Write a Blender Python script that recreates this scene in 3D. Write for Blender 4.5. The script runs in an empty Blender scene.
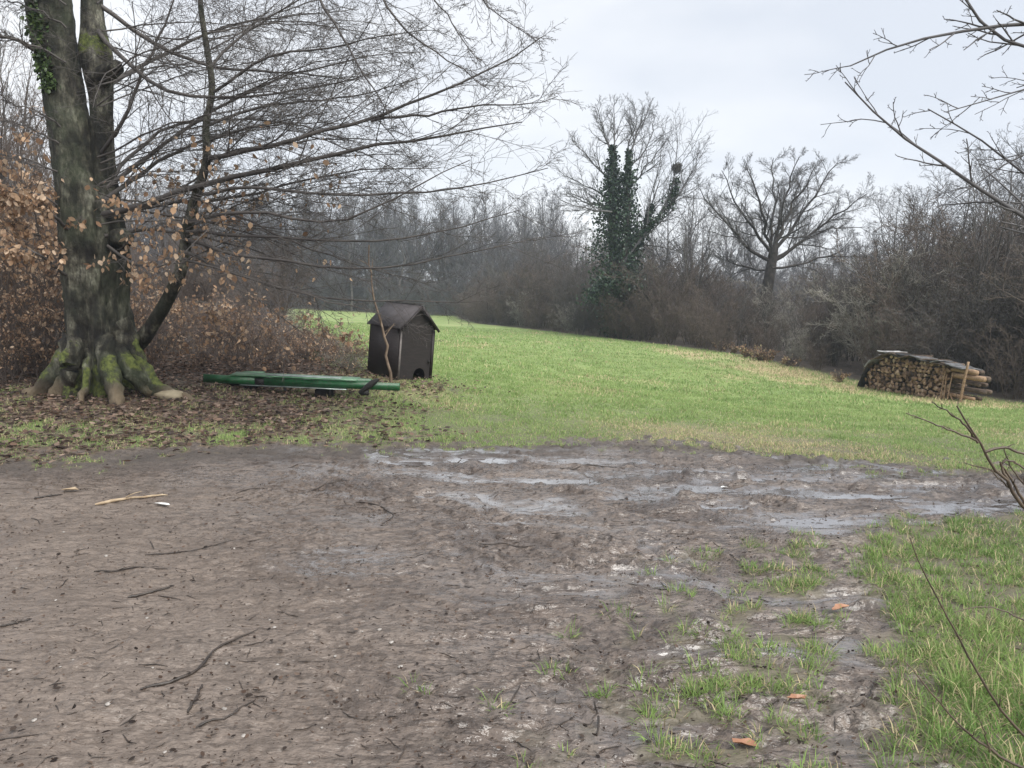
import bpy, bmesh, math
import numpy as np
from mathutils import Vector, Matrix

RNG = np.random.default_rng(11)
SC = bpy.context.scene
COL = SC.collection
R = math.radians

# ------------------------------------------------------------------ camera, sky, sun, exposure
PITCH = R(6.24)
EYE = 1.6
FPX = 768.0
cam_d = bpy.data.cameras.new("camera")
cam = bpy.data.objects.new("camera", cam_d)
COL.objects.link(cam)
cam.location = (0, 0, EYE)
cam.rotation_euler = (R(90) - PITCH, 0, 0)
cam_d.sensor_width = 36.0
cam_d.lens = 27.0
cam_d.clip_start = 0.05
cam_d.clip_end = 2000
SC.camera = cam

world = bpy.data.worlds.new("World")
SC.world = world
world.use_nodes = True
wt = world.node_tree
wt.nodes.clear()
w_out = wt.nodes.new("ShaderNodeOutputWorld")
w_mix = wt.nodes.new("ShaderNodeMixShader")
w_sky = wt.nodes.new("ShaderNodeTexSky")
w_sky.sky_type = 'NISHITA'
w_sky.sun_disc = False
SUN_EL, SUN_AZ = 50.0, -135.0        # the sun stands high behind the camera's right shoulder, veiled by cloud
w_sky.sun_elevation = R(SUN_EL)
w_sky.sun_rotation = R(-SUN_AZ)
w_bg1 = wt.nodes.new("ShaderNodeBackground")
w_bg1.inputs[1].default_value = 0.10
wt.links.new(w_sky.outputs[0], w_bg1.inputs[0])
w_tc = wt.nodes.new("ShaderNodeTexCoord")
w_map = wt.nodes.new("ShaderNodeMapping")
w_map.inputs['Scale'].default_value = (1.0, 1.0, 2.6)
w_map.inputs['Location'].default_value = (0.35, 0.2, 0.1)
wt.links.new(w_tc.outputs['Generated'], w_map.inputs[0])
w_no = wt.nodes.new("ShaderNodeTexNoise")
w_no.inputs['Scale'].default_value = 1.7
w_no.inputs['Detail'].default_value = 5
w_no.inputs['Roughness'].default_value = 0.5
wt.links.new(w_map.outputs[0], w_no.inputs[0])
w_cr = wt.nodes.new("ShaderNodeValToRGB")
w_cr.color_ramp.elements[0].position = 0.36
w_cr.color_ramp.elements[0].color = (0.70, 0.735, 0.80, 1)
w_cr.color_ramp.elements[1].position = 0.62
w_cr.color_ramp.elements[1].color = (0.97, 0.975, 0.985, 1)
wt.links.new(w_no.outputs[0], w_cr.inputs[0])
w_bg2 = wt.nodes.new("ShaderNodeBackground")
w_bg2.inputs[1].default_value = 0.50
wt.links.new(w_cr.outputs[0], w_bg2.inputs[0])
w_mix.inputs[0].default_value = 0.93
wt.links.new(w_bg1.outputs[0], w_mix.inputs[1])
wt.links.new(w_bg2.outputs[0], w_mix.inputs[2])
wt.links.new(w_mix.outputs[0], w_out.inputs[0])

sun_d = bpy.data.lights.new("sun", 'SUN')
sun_d.energy = 2.3
sun_d.angle = R(50)
sun_d.color = (1.0, 0.97, 0.92)
sun = bpy.data.objects.new("sun", sun_d)
COL.objects.link(sun)
sun.rotation_euler = (R(90 - SUN_EL), 0, R(180 + SUN_AZ))   # shines from ahead-left towards the camera
sun.location = (0, 0, 60)

SC.view_settings.view_transform = 'Standard'
SC.view_settings.look = 'None'
SC.view_settings.exposure = 1.2
SC.view_settings.gamma = 1.0
SC.view_settings.use_curve_mapping = False
SC.render.engine = 'CYCLES'
cy = SC.cycles
cy.max_bounces = 5
cy.diffuse_bounces = 3
cy.glossy_bounces = 2
cy.transmission_bounces = 1
cy.transparent_max_bounces = 4
cy.volume_bounces = 1
cy.use_denoising = True
try:
    cy.denoiser = 'OPENIMAGEDENOISE'
    cy.denoising_prefilter = 'ACCURATE'
except Exception:
    pass
cy.use_adaptive_sampling = False
cy.pixel_filter_type = 'BLACKMAN_HARRIS'

# ------------------------------------------------------------------ helpers
CP, SP = math.cos(PITCH), math.sin(PITCH)

def at(px, py, Y):
    """World point at depth Y (metres ahead) along the sight line used while surveying the photograph."""
    u = (px - 512) / FPX
    v = (384 - py) / FPX
    d = np.array([u, CP + SP * v, -SP + CP * v])
    return np.array([0, 0, EYE]) + d * (Y / d[1])

def unit(a, axis=-1):
    return a / np.maximum(np.linalg.norm(a, axis=axis, keepdims=True), 1e-9)

def hash2(ix, iy, seed):
    h = (ix.astype(np.int64) * 374761393 + iy.astype(np.int64) * 668265263 + seed * 1442695041) & 0x7fffffff
    h = ((h ^ (h >> 13)) * 1274126177) & 0x7fffffff
    return (h ^ (h >> 16)) & 0xffff

def pn(x, y, seed=0):
    """Gradient noise, about -1..1."""
    x0 = np.floor(x); y0 = np.floor(y)
    fx = x - x0; fy = y - y0
    u = fx * fx * fx * (fx * (fx * 6 - 15) + 10)
    v = fy * fy * fy * (fy * (fy * 6 - 15) + 10)
    def g(dx, dy):
        a = hash2(x0 + dx, y0 + dy, seed) * (2 * math.pi / 65536.0)
        return np.cos(a) * (fx - dx) + np.sin(a) * (fy - dy)
    n00, n10, n01, n11 = g(0, 0), g(1, 0), g(0, 1), g(1, 1)
    return 1.5 * ((n00 * (1 - u) + n10 * u) * (1 - v) + (n01 * (1 - u) + n11 * u) * v)

def fbm(x, y, seed=0, octv=3):
    s = 0; a = 1.0; t = 0
    for i in range(octv):
        s = s + a * pn(x * 2 ** i + i * 7.3, y * 2 ** i - i * 3.1, seed + i)
        t += a; a *= 0.5
    return s / t

def sst(a, b, x):
    t = np.clip((x - a) / (b - a), 0, 1)
    return t * t * (3 - 2 * t)

# ------------------------------------------------------------------ terrain
_ctrl = [(-9, -3, 0), (0, -3, 0), (9, -3, 0), (-9, 3, 0), (-3, 4, 0), (0, 3, 0), (3, 4, 0), (9, 3, 0), (-6, 6.5, 0.02), (0, 7.5, 0.0), (5, 6.5, 0.0), (12, 7, -0.1)]
for p in [(100, 392, 10.5), (20, 390, 10.8), (300, 392, 11.6), (400, 381, 13), (200, 345, 17), (0, 338, 17), (440, 345, 25), (440, 319, 76),
          (560, 332, 48), (650, 342, 38), (740, 355, 30), (850, 385, 21.5), (985, 403, 18.2), (1024, 408, 17), (600, 380, 18), (700, 420, 11), (900, 430, 11),
          (340, 312, 82), (240, 309, 70), (100, 315, 45)]:
    _ctrl.append(tuple(at(*p)))
_ctrl += [(25, 25, -1.0), (18, 40, -0.7), (14, 60, -0.4), (10, 90, 0.0), (-60, 100, 2.6), (0, 110, 1.2), (40, 100, 1.0), (-60, 60, 1.6), (-30, 20, 0.9), (-20, 8, 0.2), (40, 10, -0.6)]
_C = np.array(_ctrl, float)
def _tk(d2):
    return d2 * np.log(np.maximum(d2, 1e-9)) * 0.5
def _tps():
    n = len(_C)
    d2 = ((_C[:, None, :2] - _C[None, :, :2]) ** 2).sum(-1)
    A = np.zeros((n + 3, n + 3))
    A[:n, :n] = _tk(d2) + np.eye(n) * 0.5
    Pm = np.c_[np.ones(n), _C[:, :2]]
    A[:n, n:] = Pm; A[n:, :n] = Pm.T
    return np.linalg.solve(A, np.r_[_C[:, 2], 0, 0, 0])
_W = _tps()

def gz(x, y):
    """Smooth lie of the land."""
    x = np.asarray(x, float); y = np.asarray(y, float)
    shp = np.broadcast(x, y).shape
    x = np.broadcast_to(x, shp).ravel(); y = np.broadcast_to(y, shp).ravel()
    xc = np.clip(x, -70, 60); yc = np.clip(y, -6, 115)
    out = _W[-3] + _W[-2] * xc + _W[-1] * yc
    for i in range(len(_C)):
        out = out + _W[i] * _tk((xc - _C[i, 0]) ** 2 + (yc - _C[i, 1]) ** 2)
    over = np.maximum(y - 100, 0) + np.maximum(np.abs(x) - 65, 0) * 0.5
    out = out + np.minimum(over, 90) * 0.05
    return out.reshape(shp)

def mud_far(x):
    return np.interp(x, [-14, -8, -4.8, -3.2, -1.2, 1.0, 2.3, 3.0, 4.2, 4.8, 8, 14], [6.6, 7.0, 7.2, 7.8, 8.2, 8.6, 8.5, 7.9, 7.3, 7.0, 6.6, 6.4])
def grass_near_x(y):
    return np.interp(y, [-4, 2.0, 2.6, 3.0, 3.6, 4.3, 5.0, 5.34, 5.7, 5.9, 6.0], [1.2, 1.05, 1.15, 1.5, 1.75, 1.95, 2.15, 2.7, 3.9, 6.0, 30])

def masks(x, y):
    """mud, litter, wood, dry, verge (grass at the right) masks 0..1"""
    n1 = fbm(x * 1.1, y * 1.1, 3, 3)
    n2 = fbm(x * 4.0, y * 4.0, 9, 2)
    n3 = fbm(x * 6.5, y * 7.5, 12, 2)
    far = sst(-0.22, 0.30, y - mud_far(x) + 0.7 * n1 + 0.7 * n2 + 0.6 * n3)
    gx = grass_near_x(y)
    d = x - gx
    verge = sst(-0.28, 0.42, d + 0.45 * n1 + 0.6 * n2 + 0.35 * n3)
    # loose tufts between the mud and the verge
    patch = sst(0.18, 0.50, 1.15 * n2 + 0.5 * n1 + 0.36 - 0.34 * np.abs(d + 0.35) - 0.42 * sst(4.6, 5.4, y)) * sst(-1.7, -0.2, d) * (y < 6)
    rut = np.exp(-((x - np.interp(y, [2, 3, 4.6, 5.2], [1.02, 1.38, 2.05, 2.35])) / 0.12) ** 2) * sst(5.4, 4.9, y)
    verge = np.maximum(verge, patch * 0.9) * (1 - 0.85 * rut)
    mud = (1 - far) * (1 - verge)
    litter = far * sst(-0.9, -3.2, x + 0.9 * n1 + 0.5 * n2) * sst(17, 13, y)
    litter = np.maximum(litter, far * sst(-0.2, -1.6, x + 0.8 * n1) * sst(9.6, 8.4, y) * 0.55)
    litter = np.maximum(litter, 0.9 * np.exp(-((x + 1.75) / 0.85) ** 2 - ((y - 12.6) / 0.75) ** 2) * sst(-0.6, 0.2, n2 + n1))
    litter = litter * (1 - 0.8 * sst(9.3, 8.3, y) * sst(-0.25, 0.25, n2 + 0.7 * n1))
    ex = np.interp(y, [6, 9, 12, 17, 19.5, 21.5, 30, 46, 62, 82, 120], [60, 40, 27, 12.6, 11.9, 10.5, 8.9, 3.2, -2.8, -6, -10])
    wood = np.maximum(sst(-0.6, 0.6, x - ex + 0.5 * n1), sst(82, 85, y + n1))
    lx = np.interp(y, [9, 12, 14, 20, 60, 90], [-6, -3.6, -3.2, -5, -17, -26])
    wood = np.maximum(wood, sst(0.6, -0.6, x - lx + 0.7 * n1) * sst(10.5, 12.5, y))
    nd = fbm(x * 0.35, y * 0.35, 21, 3)
    dry = 0.92 * sst(2.2, 0.8, np.abs(x - ex + 1.6 + 0.9 * n1)) * sst(15, 18, y) * sst(34, 28, y) * sst(-0.55, 0.25, nd + 0.5 * n2)
    dry = np.maximum(dry, sst(1.5, 0.3, np.abs(y - mud_far(x) - 0.9)) * sst(0.6, 2.0, x) * sst(5.0, 3.4, x) * 0.75)
    dry = np.maximum(dry, 0.4 * sst(0.1, 0.6, nd))
    return mud, litter, wood, dry, verge

PUDDLES = []
for px, py, a, b in [(478, 460, 0.42, 0.10), (405, 464, 0.35, 0.09), (560, 480, 0.4, 0.08), (700, 470, 0.45, 0.09), (850, 495, 0.5, 0.08), (818, 463, 0.42, 0.10), (880, 474, 0.5, 0.09), (792, 489, 0.4, 0.10),
                     (975, 508, 0.62, 0.13), (812, 521, 0.36, 0.09), (690, 487, 0.5, 0.10), (640, 497, 0.32, 0.08),
                     (760, 478, 0.45, 0.08), (930, 486, 0.5, 0.08), (1060, 500, 0.6, 0.12), (730, 505, 0.3, 0.07)]:
    q = at(px, py, 1.0); s = EYE / (EYE - q[2])
    PUDDLES.append((q[0] * s, s, a, b))

def detail(x, y, mud=None):
    """Relief of the trodden ground on top of the lie of the land; also returns wetness."""
    if mud is None:
        mud = masks(x, y)[0]
    wx = x + 0.25 * pn(x * 1.3, y * 1.3, 41) + 0.03 * pn(x * 9, y * 9, 43); wy = y + 0.25 * pn(x * 1.3, y * 1.3, 42) + 0.03 * pn(x * 9, y * 9, 44)
    base = 0.022 * fbm(x * 0.8, y * 0.8, 50, 3)
    rightness = sst(-1.8, 1.4, x + 0.5 * (y - 4)) * 0.6 + 0.4
    clod = fbm(wx * 2.4, (wy + 0.15 * wx) * 5.6, 60, 3)
    z = base + np.where(clod > 0.08, (clod - 0.08), 0.3 * (clod - 0.08)) * 0.085 * rightness
    rough = 0.35 + 0.9 * sst(-0.25, 0.5, fbm(x * 0.9, y * 1.2, 64, 2))
    # torn ridges and creases, drawn out along the way people and wheels go
    sk = wy + 0.22 * wx
    c1 = np.sqrt(np.abs(pn(wx * 4.5, sk * 10, 70))); c2 = np.sqrt(np.abs(pn(wx * 10, sk * 20, 72)))
    z = z + (0.027 * c1 + 0.018 * c2 - 0.027) * rough * (0.5 + 0.6 * rightness)
    fl = pn(wx * 15, sk * 28, 74)
    z = z + 0.012 * np.maximum(fl - 0.22, 0) / 0.78 * rough - 0.014 * np.maximum(-fl - 0.35, 0) / 0.65 * rough
    z = z + 0.006 * fbm(x * 28, y * 34, 80, 2)
    # longer smeared ridges and gouges, strongest where the way is wettest
    calm = 0.48 + 0.52 * sst(-1.6, 1.2, x + 0.55 * (y - 4.2))
    yf = calm * (0.55 + 0.45 * sst(3.2, 5.2, y + 0.35 * x))
    g1 = fbm(wx * 1.3 + 5, sk * 5.0, 140, 3)
    z = z + 0.034 * yf * np.clip(np.abs(g1) - 0.12, -0.12, 0.4) * (0.6 + 0.5 * rightness)
    g2 = fbm(wx * 2.8, sk * 8.5, 145, 2)
    z = z + 0.022 * yf * np.where(g2 > 0.12, g2 - 0.12, 0.25 * (g2 - 0.12))
    # wheel ruts running off to the right
    tr = sst(0.2, 1.6, x) * sst(5.4, 6.0, y)
    ph = (y + 0.10 * x + 0.10 * pn(x * 1.4, y * 1.4, 90)) * 6.4
    z = z + tr * 0.040 * np.sin(ph) * (0.5 + 0.6 * pn(x * 0.9, y * 2, 91))
    z = z + 0.030 * tr * np.maximum(fbm(x * 1.6, (y + 0.12 * x) * 8, 92, 3) - 0.05, 0)
    # prints trodden into the softest part
    pr = fbm(x * 6.5 + 9, y * 6.0, 95, 1)
    z = z - 0.014 * sst(0.45, 0.75, pr) * sst(0.55, 0.9, rightness)
    # smeared, soaked places where the mud has run smooth
    zone = sst(-1.7, 0.6, x + 0.5 * (y - 4.6)) * sst(8.4, 7.9, y)
    shn = sst(0.02, 0.30, fbm(wx * 0.75 + 2, sk * 2.6, 170, 3)) * zone
    for cx, cy_, a, b, k in ((-1.0, 4.6, 0.50, 0.32, 0.7), (0.1, 4.3, 0.6, 0.22, 0.4), (1.0, 7.1, 0.7, 0.24, 0.8), (2.1, 5.55, 0.6, 0.22, 0.9), (-0.6, 8.0, 0.7, 0.16, 0.9), (2.9, 6.9, 0.8, 0.20, 0.9)):
        dd = ((x - cx) / a) ** 2 + ((y - cy_) / b) ** 2 + 1.1 * fbm(x * 3, sk * 7, 175, 3)
        shn = np.maximum(shn, k * sst(1.3, 0.4, dd))
    shn = shn * (1 - 0.75 * sst(-0.05, 0.30, fbm(wx * 3.4, sk * 13, 178, 3)))
    z = z * (1 - 0.55 * shn) - 0.004 * shn
    wet = 0.75 * shn
    for cx, cy_, a, b in PUDDLES:
        dd = ((x - cx) / a) ** 2 + ((y - cy_) / (b * 1.6)) ** 2 + 0.9 * fbm(x * 5, y * 7, 99, 2)
        k = sst(1.25, 0.5, dd)
        lvl = -0.010
        z = np.where(k > 0, z * (1 - 0.75 * k) - 0.018 * k, z)
        z = np.where(k > 0.35, np.maximum(z, lvl - 0.002), z)
        wet = np.maximum(wet, k)
    soft = 0.0055 * pn(x * 17, y * 21, 120)
    mk = sst(0.0, 0.45, mud)
    z = z * mk + (1 - mk) * (base + soft * 0.6)
    return z, wet * mud

def height(x, y):
    x = np.atleast_1d(np.asarray(x, float)); y = np.atleast_1d(np.asarray(y, float))
    return gz(x, y) + detail(x, y)[0]

def on_ground(px, py):
    lo, hi = 1.0, 120.0
    Y = np.geomspace(1.5, 110, 900)
    P = np.array([at(px, py, v) for v in Y])
    g = gz(P[:, 0], P[:, 1])
    i = int(np.argmax(P[:, 2] <= g))
    return np.array([P[i, 0], P[i, 1], g[i]])

# ------------------------------------------------------------------ mesh building
def make_mesh(name, V, F4=None, F3=None, mat=None, cols=None, smooth=False, attrs=None, mat_idx=None):
    me = bpy.data.meshes.new(name)
    V = np.ascontiguousarray(V, np.float32)
    n4 = 0 if F4 is None else len(F4); n3 = 0 if F3 is None else len(F3)
    me.vertices.add(len(V)); me.vertices.foreach_set('co', V.ravel())
    idx = []
    if n4: idx.append(np.asarray(F4, np.int32).ravel())
    if n3: idx.append(np.asarray(F3, np.int32).ravel())
    idx = np.concatenate(idx)
    me.loops.add(len(idx)); me.loops.foreach_set('vertex_index', idx)
    me.polygons.add(n4 + n3)
    st = np.r_[np.arange(n4) * 4, n4 * 4 + np.arange(n3) * 3].astype(np.int32)
    me.polygons.foreach_set('loop_start', st)
    if smooth:
        me.polygons.foreach_set('use_smooth', np.ones(n4 + n3, bool))
    mats = mat if isinstance(mat, (list, tuple)) else [mat]
    for m in mats:
        if m: me.materials.append(m)
    if mat_idx is not None:
        me.polygons.foreach_set('material_index', np.asarray(mat_idx, np.int32))
    if cols is not None:
        a = me.attributes.new('col', 'FLOAT_COLOR', 'POINT')
        c4 = np.ones((len(V), 4), np.float32); c4[:, :cols.shape[1]] = cols
        a.data.foreach_set('color', c4.ravel())
    for k, v in (attrs or {}).items():
        a = me.attributes.new(k, 'FLOAT', 'POINT'); a.data.foreach_set('value', np.asarray(v, np.float32))
    me.update(calc_edges=True)
    return me

def obj(name, me, parent=None, loc=None):
    o = bpy.data.objects.new(name, me); COL.objects.link(o)
    if parent is not None: o.parent = parent
    if loc is not None: o.location = loc
    return o

def tag(o, label=None, cat=None, group=None, kind=None):
    if label: o['label'] = label
    if cat: o['category'] = cat
    if group: o['group'] = group
    if kind: o['kind'] = kind
    return o

def thing(name, label, cat, loc=(0, 0, 0), group=None):
    o = bpy.data.objects.new(name, None); COL.objects.link(o)
    o.location = loc; o.empty_display_size = 0.2
    return tag(o, label, cat, group)

def copy_tree(o, parent=None):
    c = o.copy(); COL.objects.link(c)
    if parent is not None: c.parent = parent
    for ch in list(o.children): copy_tree(ch, c)
    return c

class Buf:
    """Collects tubes, boxes and sheets into one mesh."""
    def __init__(s): s.v = []; s.q = []; s.t = []; s.c = []; s.n = 0
    def add(s, V, Q=None, T=None, C=None):
        s.v.append(np.asarray(V, float))
        if Q is not None and len(Q): s.q.append(np.asarray(Q) + s.n)
        if T is not None and len(T): s.t.append(np.asarray(T) + s.n)
        if C is not None: s.c.append(C)
        s.n += len(V)
    def tubes(s, P, Rd, sides):
        N, K, _ = P.shape
        tan = np.gradient(P, axis=1); tan = unit(tan)
        mean = unit(P[:, -1] - P[:, 0])
        ref = np.where(np.abs(mean[:, 2:3]) > 0.8, np.array([[1., 0.1, 0]]), np.array([[0.1, 0.05, 1.]]))
        n1 = ref[:, None, :] - (ref[:, None, :] * tan).sum(-1, keepdims=True) * tan
        n1 = unit(n1); n2 = np.cross(tan, n1)
        th = np.arange(sides) * 2 * math.pi / sides
        ring = n1[:, :, None, :] * np.cos(th)[None, None, :, None] + n2[:, :, None, :] * np.sin(th)[None, None, :, None]
        V = P[:, :, None, :] + ring * Rd[:, :, None, None]
        b = (np.arange(N) * K * sides)[:, None, None] + (np.arange(K - 1) * sides)[None, :, None]
        j = np.arange(sides); j2 = (j + 1) % sides
        Q = np.stack([b + j, b + j2, b + sides + j2, b + sides + j], -1).reshape(-1, 4)
        s.add(V.reshape(-1, 3), Q)
    def box(s, c, size, rot=None, taper=1.0):
        x, y, z = np.array(size) / 2
        V = np.array([[-x, -y, -z], [x, -y, -z], [x, y, -z], [-x, y, -z], [-x * taper, -y * taper, z], [x * taper, -y * taper, z], [x * taper, y * taper, z], [-x * taper, y * taper, z]])
        if rot is not None: V = V @ np.array(rot).T
        V = V + np.array(c)
        s.add(V, [[0, 3, 2, 1], [4, 5, 6, 7], [0, 1, 5, 4], [1, 2, 6, 5], [2, 3, 7, 6], [3, 0, 4, 7]])
    def mesh(s, name, mat, smooth=False):
        V = np.concatenate(s.v)
        return make_mesh(name, V, np.concatenate(s.q) if s.q else None, np.concatenate(s.t) if s.t else None, mat,
                         np.concatenate(s.c) if s.c else None, smooth)

def resample(pts, K, wob=0.0, rng=RNG):
    pts = np.asarray(pts, float)
    s = np.r_[0, np.cumsum(np.linalg.norm(np.diff(pts[:, :3], axis=0), axis=1))]
    t = np.linspace(0, s[-1], K)
    out = np.stack([np.interp(t, s, pts[:, i]) for i in range(pts.shape[1])], -1)
    for _ in range(2):     # round the corners
        out[1:-1] = 0.25 * out[:-2] + 0.5 * out[1:-1] + 0.25 * out[2:]
    if wob: out[1:-1, :3] += rng.normal(0, wob, (K - 2, 3))
    return out

def grow(rng, P, Rd, n, t0=0.2, t1=1.0, ang=50, dang=12, lr=0.5, K=4, rr=0.55, rmin=0.003, up=0.0, wob=0.12, flat=1.0, lmin=0.0, llen=None, tapl=0.55, bias=None):
    """Side branches for every branch in P: vectorised, returns points and radii."""
    N, Kp, _ = P.shape
    seg = np.linalg.norm(np.diff(P, axis=1), axis=2); L = seg.sum(1)
    i = np.repeat(np.arange(N), n); M = len(i)
    j = np.tile(np.arange(n), N)
    tn = (j + rng.random(M)) / n
    t = (t0 + (t1 - t0) * tn)
    f = np.clip(t * (Kp - 1), 0, Kp - 1.001); k = f.astype(int); fr = (f - k)[:, None]
    p0 = P[i, k] * (1 - fr) + P[i, k + 1] * fr
    tan = unit(P[i, k + 1] - P[i, k])
    r0 = Rd[i, k] * (1 - fr[:, 0]) + Rd[i, k + 1] * fr[:, 0]
    a = np.cross(tan, np.array([0, 0, 1.0])); bad = np.linalg.norm(a, axis=1) < 0.15
    a[bad] = np.cross(tan[bad], np.array([1.0, 0, 0]))
    a = unit(a); b = np.cross(a, tan)
    roll = j * 2.4 + rng.random(M) * 1.6 + i * 1.7
    perp = a * np.cos(roll)[:, None] + b * np.sin(roll)[:, None] * flat
    perp = unit(perp)
    an = np.radians(ang + rng.normal(0, dang, M))[:, None]
    d = unit(tan * np.cos(an) + perp * np.sin(an))
    if bias is not None: d = unit(d + np.asarray(bias))
    ln = L[i] * lr if llen is None else np.full(M, llen)
    ln = np.maximum(ln * (1 - tapl * tn) * rng.uniform(0.6, 1.3, M), lmin)
    st = ln[:, None] / (K - 1)
    Q = np.empty((M, K, 3)); Q[:, 0] = p0
    for q in range(1, K):
        d = d + rng.normal(0, wob, (M, 3)); d[:, 2] += up
        d = unit(d)
        Q[:, q] = Q[:, q - 1] + d * st
    r = np.minimum(r0 * rr, ln * 0.03 + rmin)
    r = np.maximum(r, rmin)
    Rr = r[:, None] * np.linspace(1, 0.45, K)[None, :]
    Rr = np.maximum(Rr, rmin * 0.6)
    return Q, Rr

def leaf_cards(pos, size, rng, hang=0.4, col=None):
    """Small folded leaves, six corners each."""
    M = len(pos)
    d = unit(rng.normal(0, 1, (M, 3)) + np.array([0, 0, -hang * 2]))
    s = unit(np.cross(d, rng.normal(0, 1, (M, 3))))
    nrm = np.cross(d, s)
    L = (size * rng.uniform(0.6, 1.3, M))[:, None]; W = L * rng.uniform(0.28, 0.42, M)[:, None]
    fold = (rng.uniform(0.0, 0.5, M))[:, None] * W
    curl = nrm * L * rng.uniform(-0.3, 0.3, M)[:, None]
    def pt(t, w): return pos + d * L * t + curl * t * t + s * W * w + nrm * fold * abs(w)
    V = np.stack([pt(0, 0), pt(0.28, 0.85), pt(0.66, 0.80), pt(1.0, 0), pt(0.66, -0.80), pt(0.28, -0.85), pt(0.5, 0)], 1).reshape(-1, 3)
    b = np.arange(M)[:, None] * 7
    T = np.concatenate([b + np.array([j, (j + 1) % 6, 6]) for j in range(6)])
    C = None if col is None else np.repeat(col, 7, axis=0)
    return V, T, C

# ------------------------------------------------------------------ materials
def new_mat(name):
    m = bpy.data.materials.new(name); m.use_nodes = True
    nt = m.node_tree
    return m, nt, nt.nodes['Principled BSDF']

def nd(nt, t, **kw):
    n = nt.nodes.new(t)
    for k, v in kw.items():
        if k in n.inputs: n.inputs[k].default_value = v
        else: setattr(n, k, v)
    return n

def ramp(nt, fac, stops):
    r = nt.nodes.new('ShaderNodeValToRGB')
    el = r.color_ramp.elements
    el[0].position, el[0].color = stops[0][0], (*stops[0][1], 1)
    el[1].position, el[1].color = stops[-1][0], (*stops[-1][1], 1)
    for p, c in stops[1:-1]:
        e = el.new(p); e.color = (*c, 1)
    nt.links.new(fac, r.inputs[0])
    return r.outputs[0]

def mix(nt, fac, a, b):
    m = nt.nodes.new('ShaderNodeMix'); m.data_type = 'RGBA'
    for s, v in ((m.inputs[0], fac), (m.inputs[6], a), (m.inputs[7], b)):
        if hasattr(v, 'links'): nt.links.new(v, s)
        elif isinstance(v, (tuple, list)): s.default_value = (*v, 1)
        else: s.default_value = v
    return m.outputs[2]

def noise(nt, scale, detail=4, rough=0.55, vec=None, coord='Object', stretch=None):
    n = nd(nt, 'ShaderNodeTexNoise', Scale=scale, Detail=detail, Roughness=rough)
    tc = nt.nodes.new('ShaderNodeTexCoord')
    src = tc.outputs[coord]
    if stretch:
        mp = nt.nodes.new('ShaderNodeMapping'); mp.inputs['Scale'].default_value = stretch
        nt.links.new(src, mp.inputs[0]); src = mp.outputs[0]
    nt.links.new(src, n.inputs['Vector'])
    return n.outputs[0]

def bump(nt, bs, h, strength, dist):
    b = nd(nt, 'ShaderNodeBump', Strength=strength, Distance=dist)
    nt.links.new(h, b.inputs['Height']); nt.links.new(b.outputs[0], bs.inputs['Normal'])

def simple(name, c1, c2, scale=8, rough=0.8, bmp=0.3, dist=0.01, stretch=None, metal=0.0, spec=0.5):
    m, nt, bs = new_mat(name)
    n = noise(nt, scale, stretch=stretch)
    nt.links.new(ramp(nt, n, [(0.35, c1), (0.65, c2)]), bs.inputs['Base Color'])
    bs.inputs['Roughness'].default_value = rough
    bs.inputs['Metallic'].default_value = metal
    bs.inputs['Specular IOR Level'].default_value = spec
    if bmp: bump(nt, bs, noise(nt, scale * 4, stretch=stretch), bmp, dist)
    return m

def col_mat(name, rough=0.6, spec=0.3, trans=0.0):
    m, nt, bs = new_mat(name)
    a = nd(nt, 'ShaderNodeAttribute', attribute_name='col')
    nt.links.new(a.outputs['Color'], bs.inputs['Base Color'])
    bs.inputs['Roughness'].default_value = rough
    bs.inputs['Specular IOR Level'].default_value = spec
    return m

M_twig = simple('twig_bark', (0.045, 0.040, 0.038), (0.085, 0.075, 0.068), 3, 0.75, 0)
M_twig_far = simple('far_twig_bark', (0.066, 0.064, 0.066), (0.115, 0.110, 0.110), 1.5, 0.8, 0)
M_twig_brown = simple('brown_twig_bark', (0.058, 0.043, 0.035), (0.118, 0.092, 0.076), 2.0, 0.8, 0)
M_twig_lichen = simple('lichen_twig_bark', (0.12, 0.112, 0.092), (0.28, 0.265, 0.23), 2.0, 0.85, 0)
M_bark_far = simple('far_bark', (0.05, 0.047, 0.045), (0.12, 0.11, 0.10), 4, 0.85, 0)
M_bramble = simple('bramble_stem', (0.065, 0.048, 0.040), (0.165, 0.128, 0.110), 3.0, 0.8, 0)
def leaf_mat():
    m, nt, bs = new_mat('dry_leaf')
    a = nd(nt, 'ShaderNodeAttribute', attribute_name='col')
    nt.links.new(a.outputs['Color'], bs.inputs['Base Color'])
    bs.inputs['Roughness'].default_value = 0.6; bs.inputs['Specular IOR Level'].default_value = 0.3
    tr = nt.nodes.new('ShaderNodeBsdfTranslucent'); nt.links.new(a.outputs['Color'], tr.inputs[0])
    mx = nt.nodes.new('ShaderNodeMixShader'); mx.inputs[0].default_value = 0.4
    nt.links.new(bs.outputs[0], mx.inputs[1]); nt.links.new(tr.outputs[0], mx.inputs[2])
    nt.links.new(mx.outputs[0], nt.nodes['Material Output'].inputs[0])
    return m
M_leaf = leaf_mat()
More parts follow.
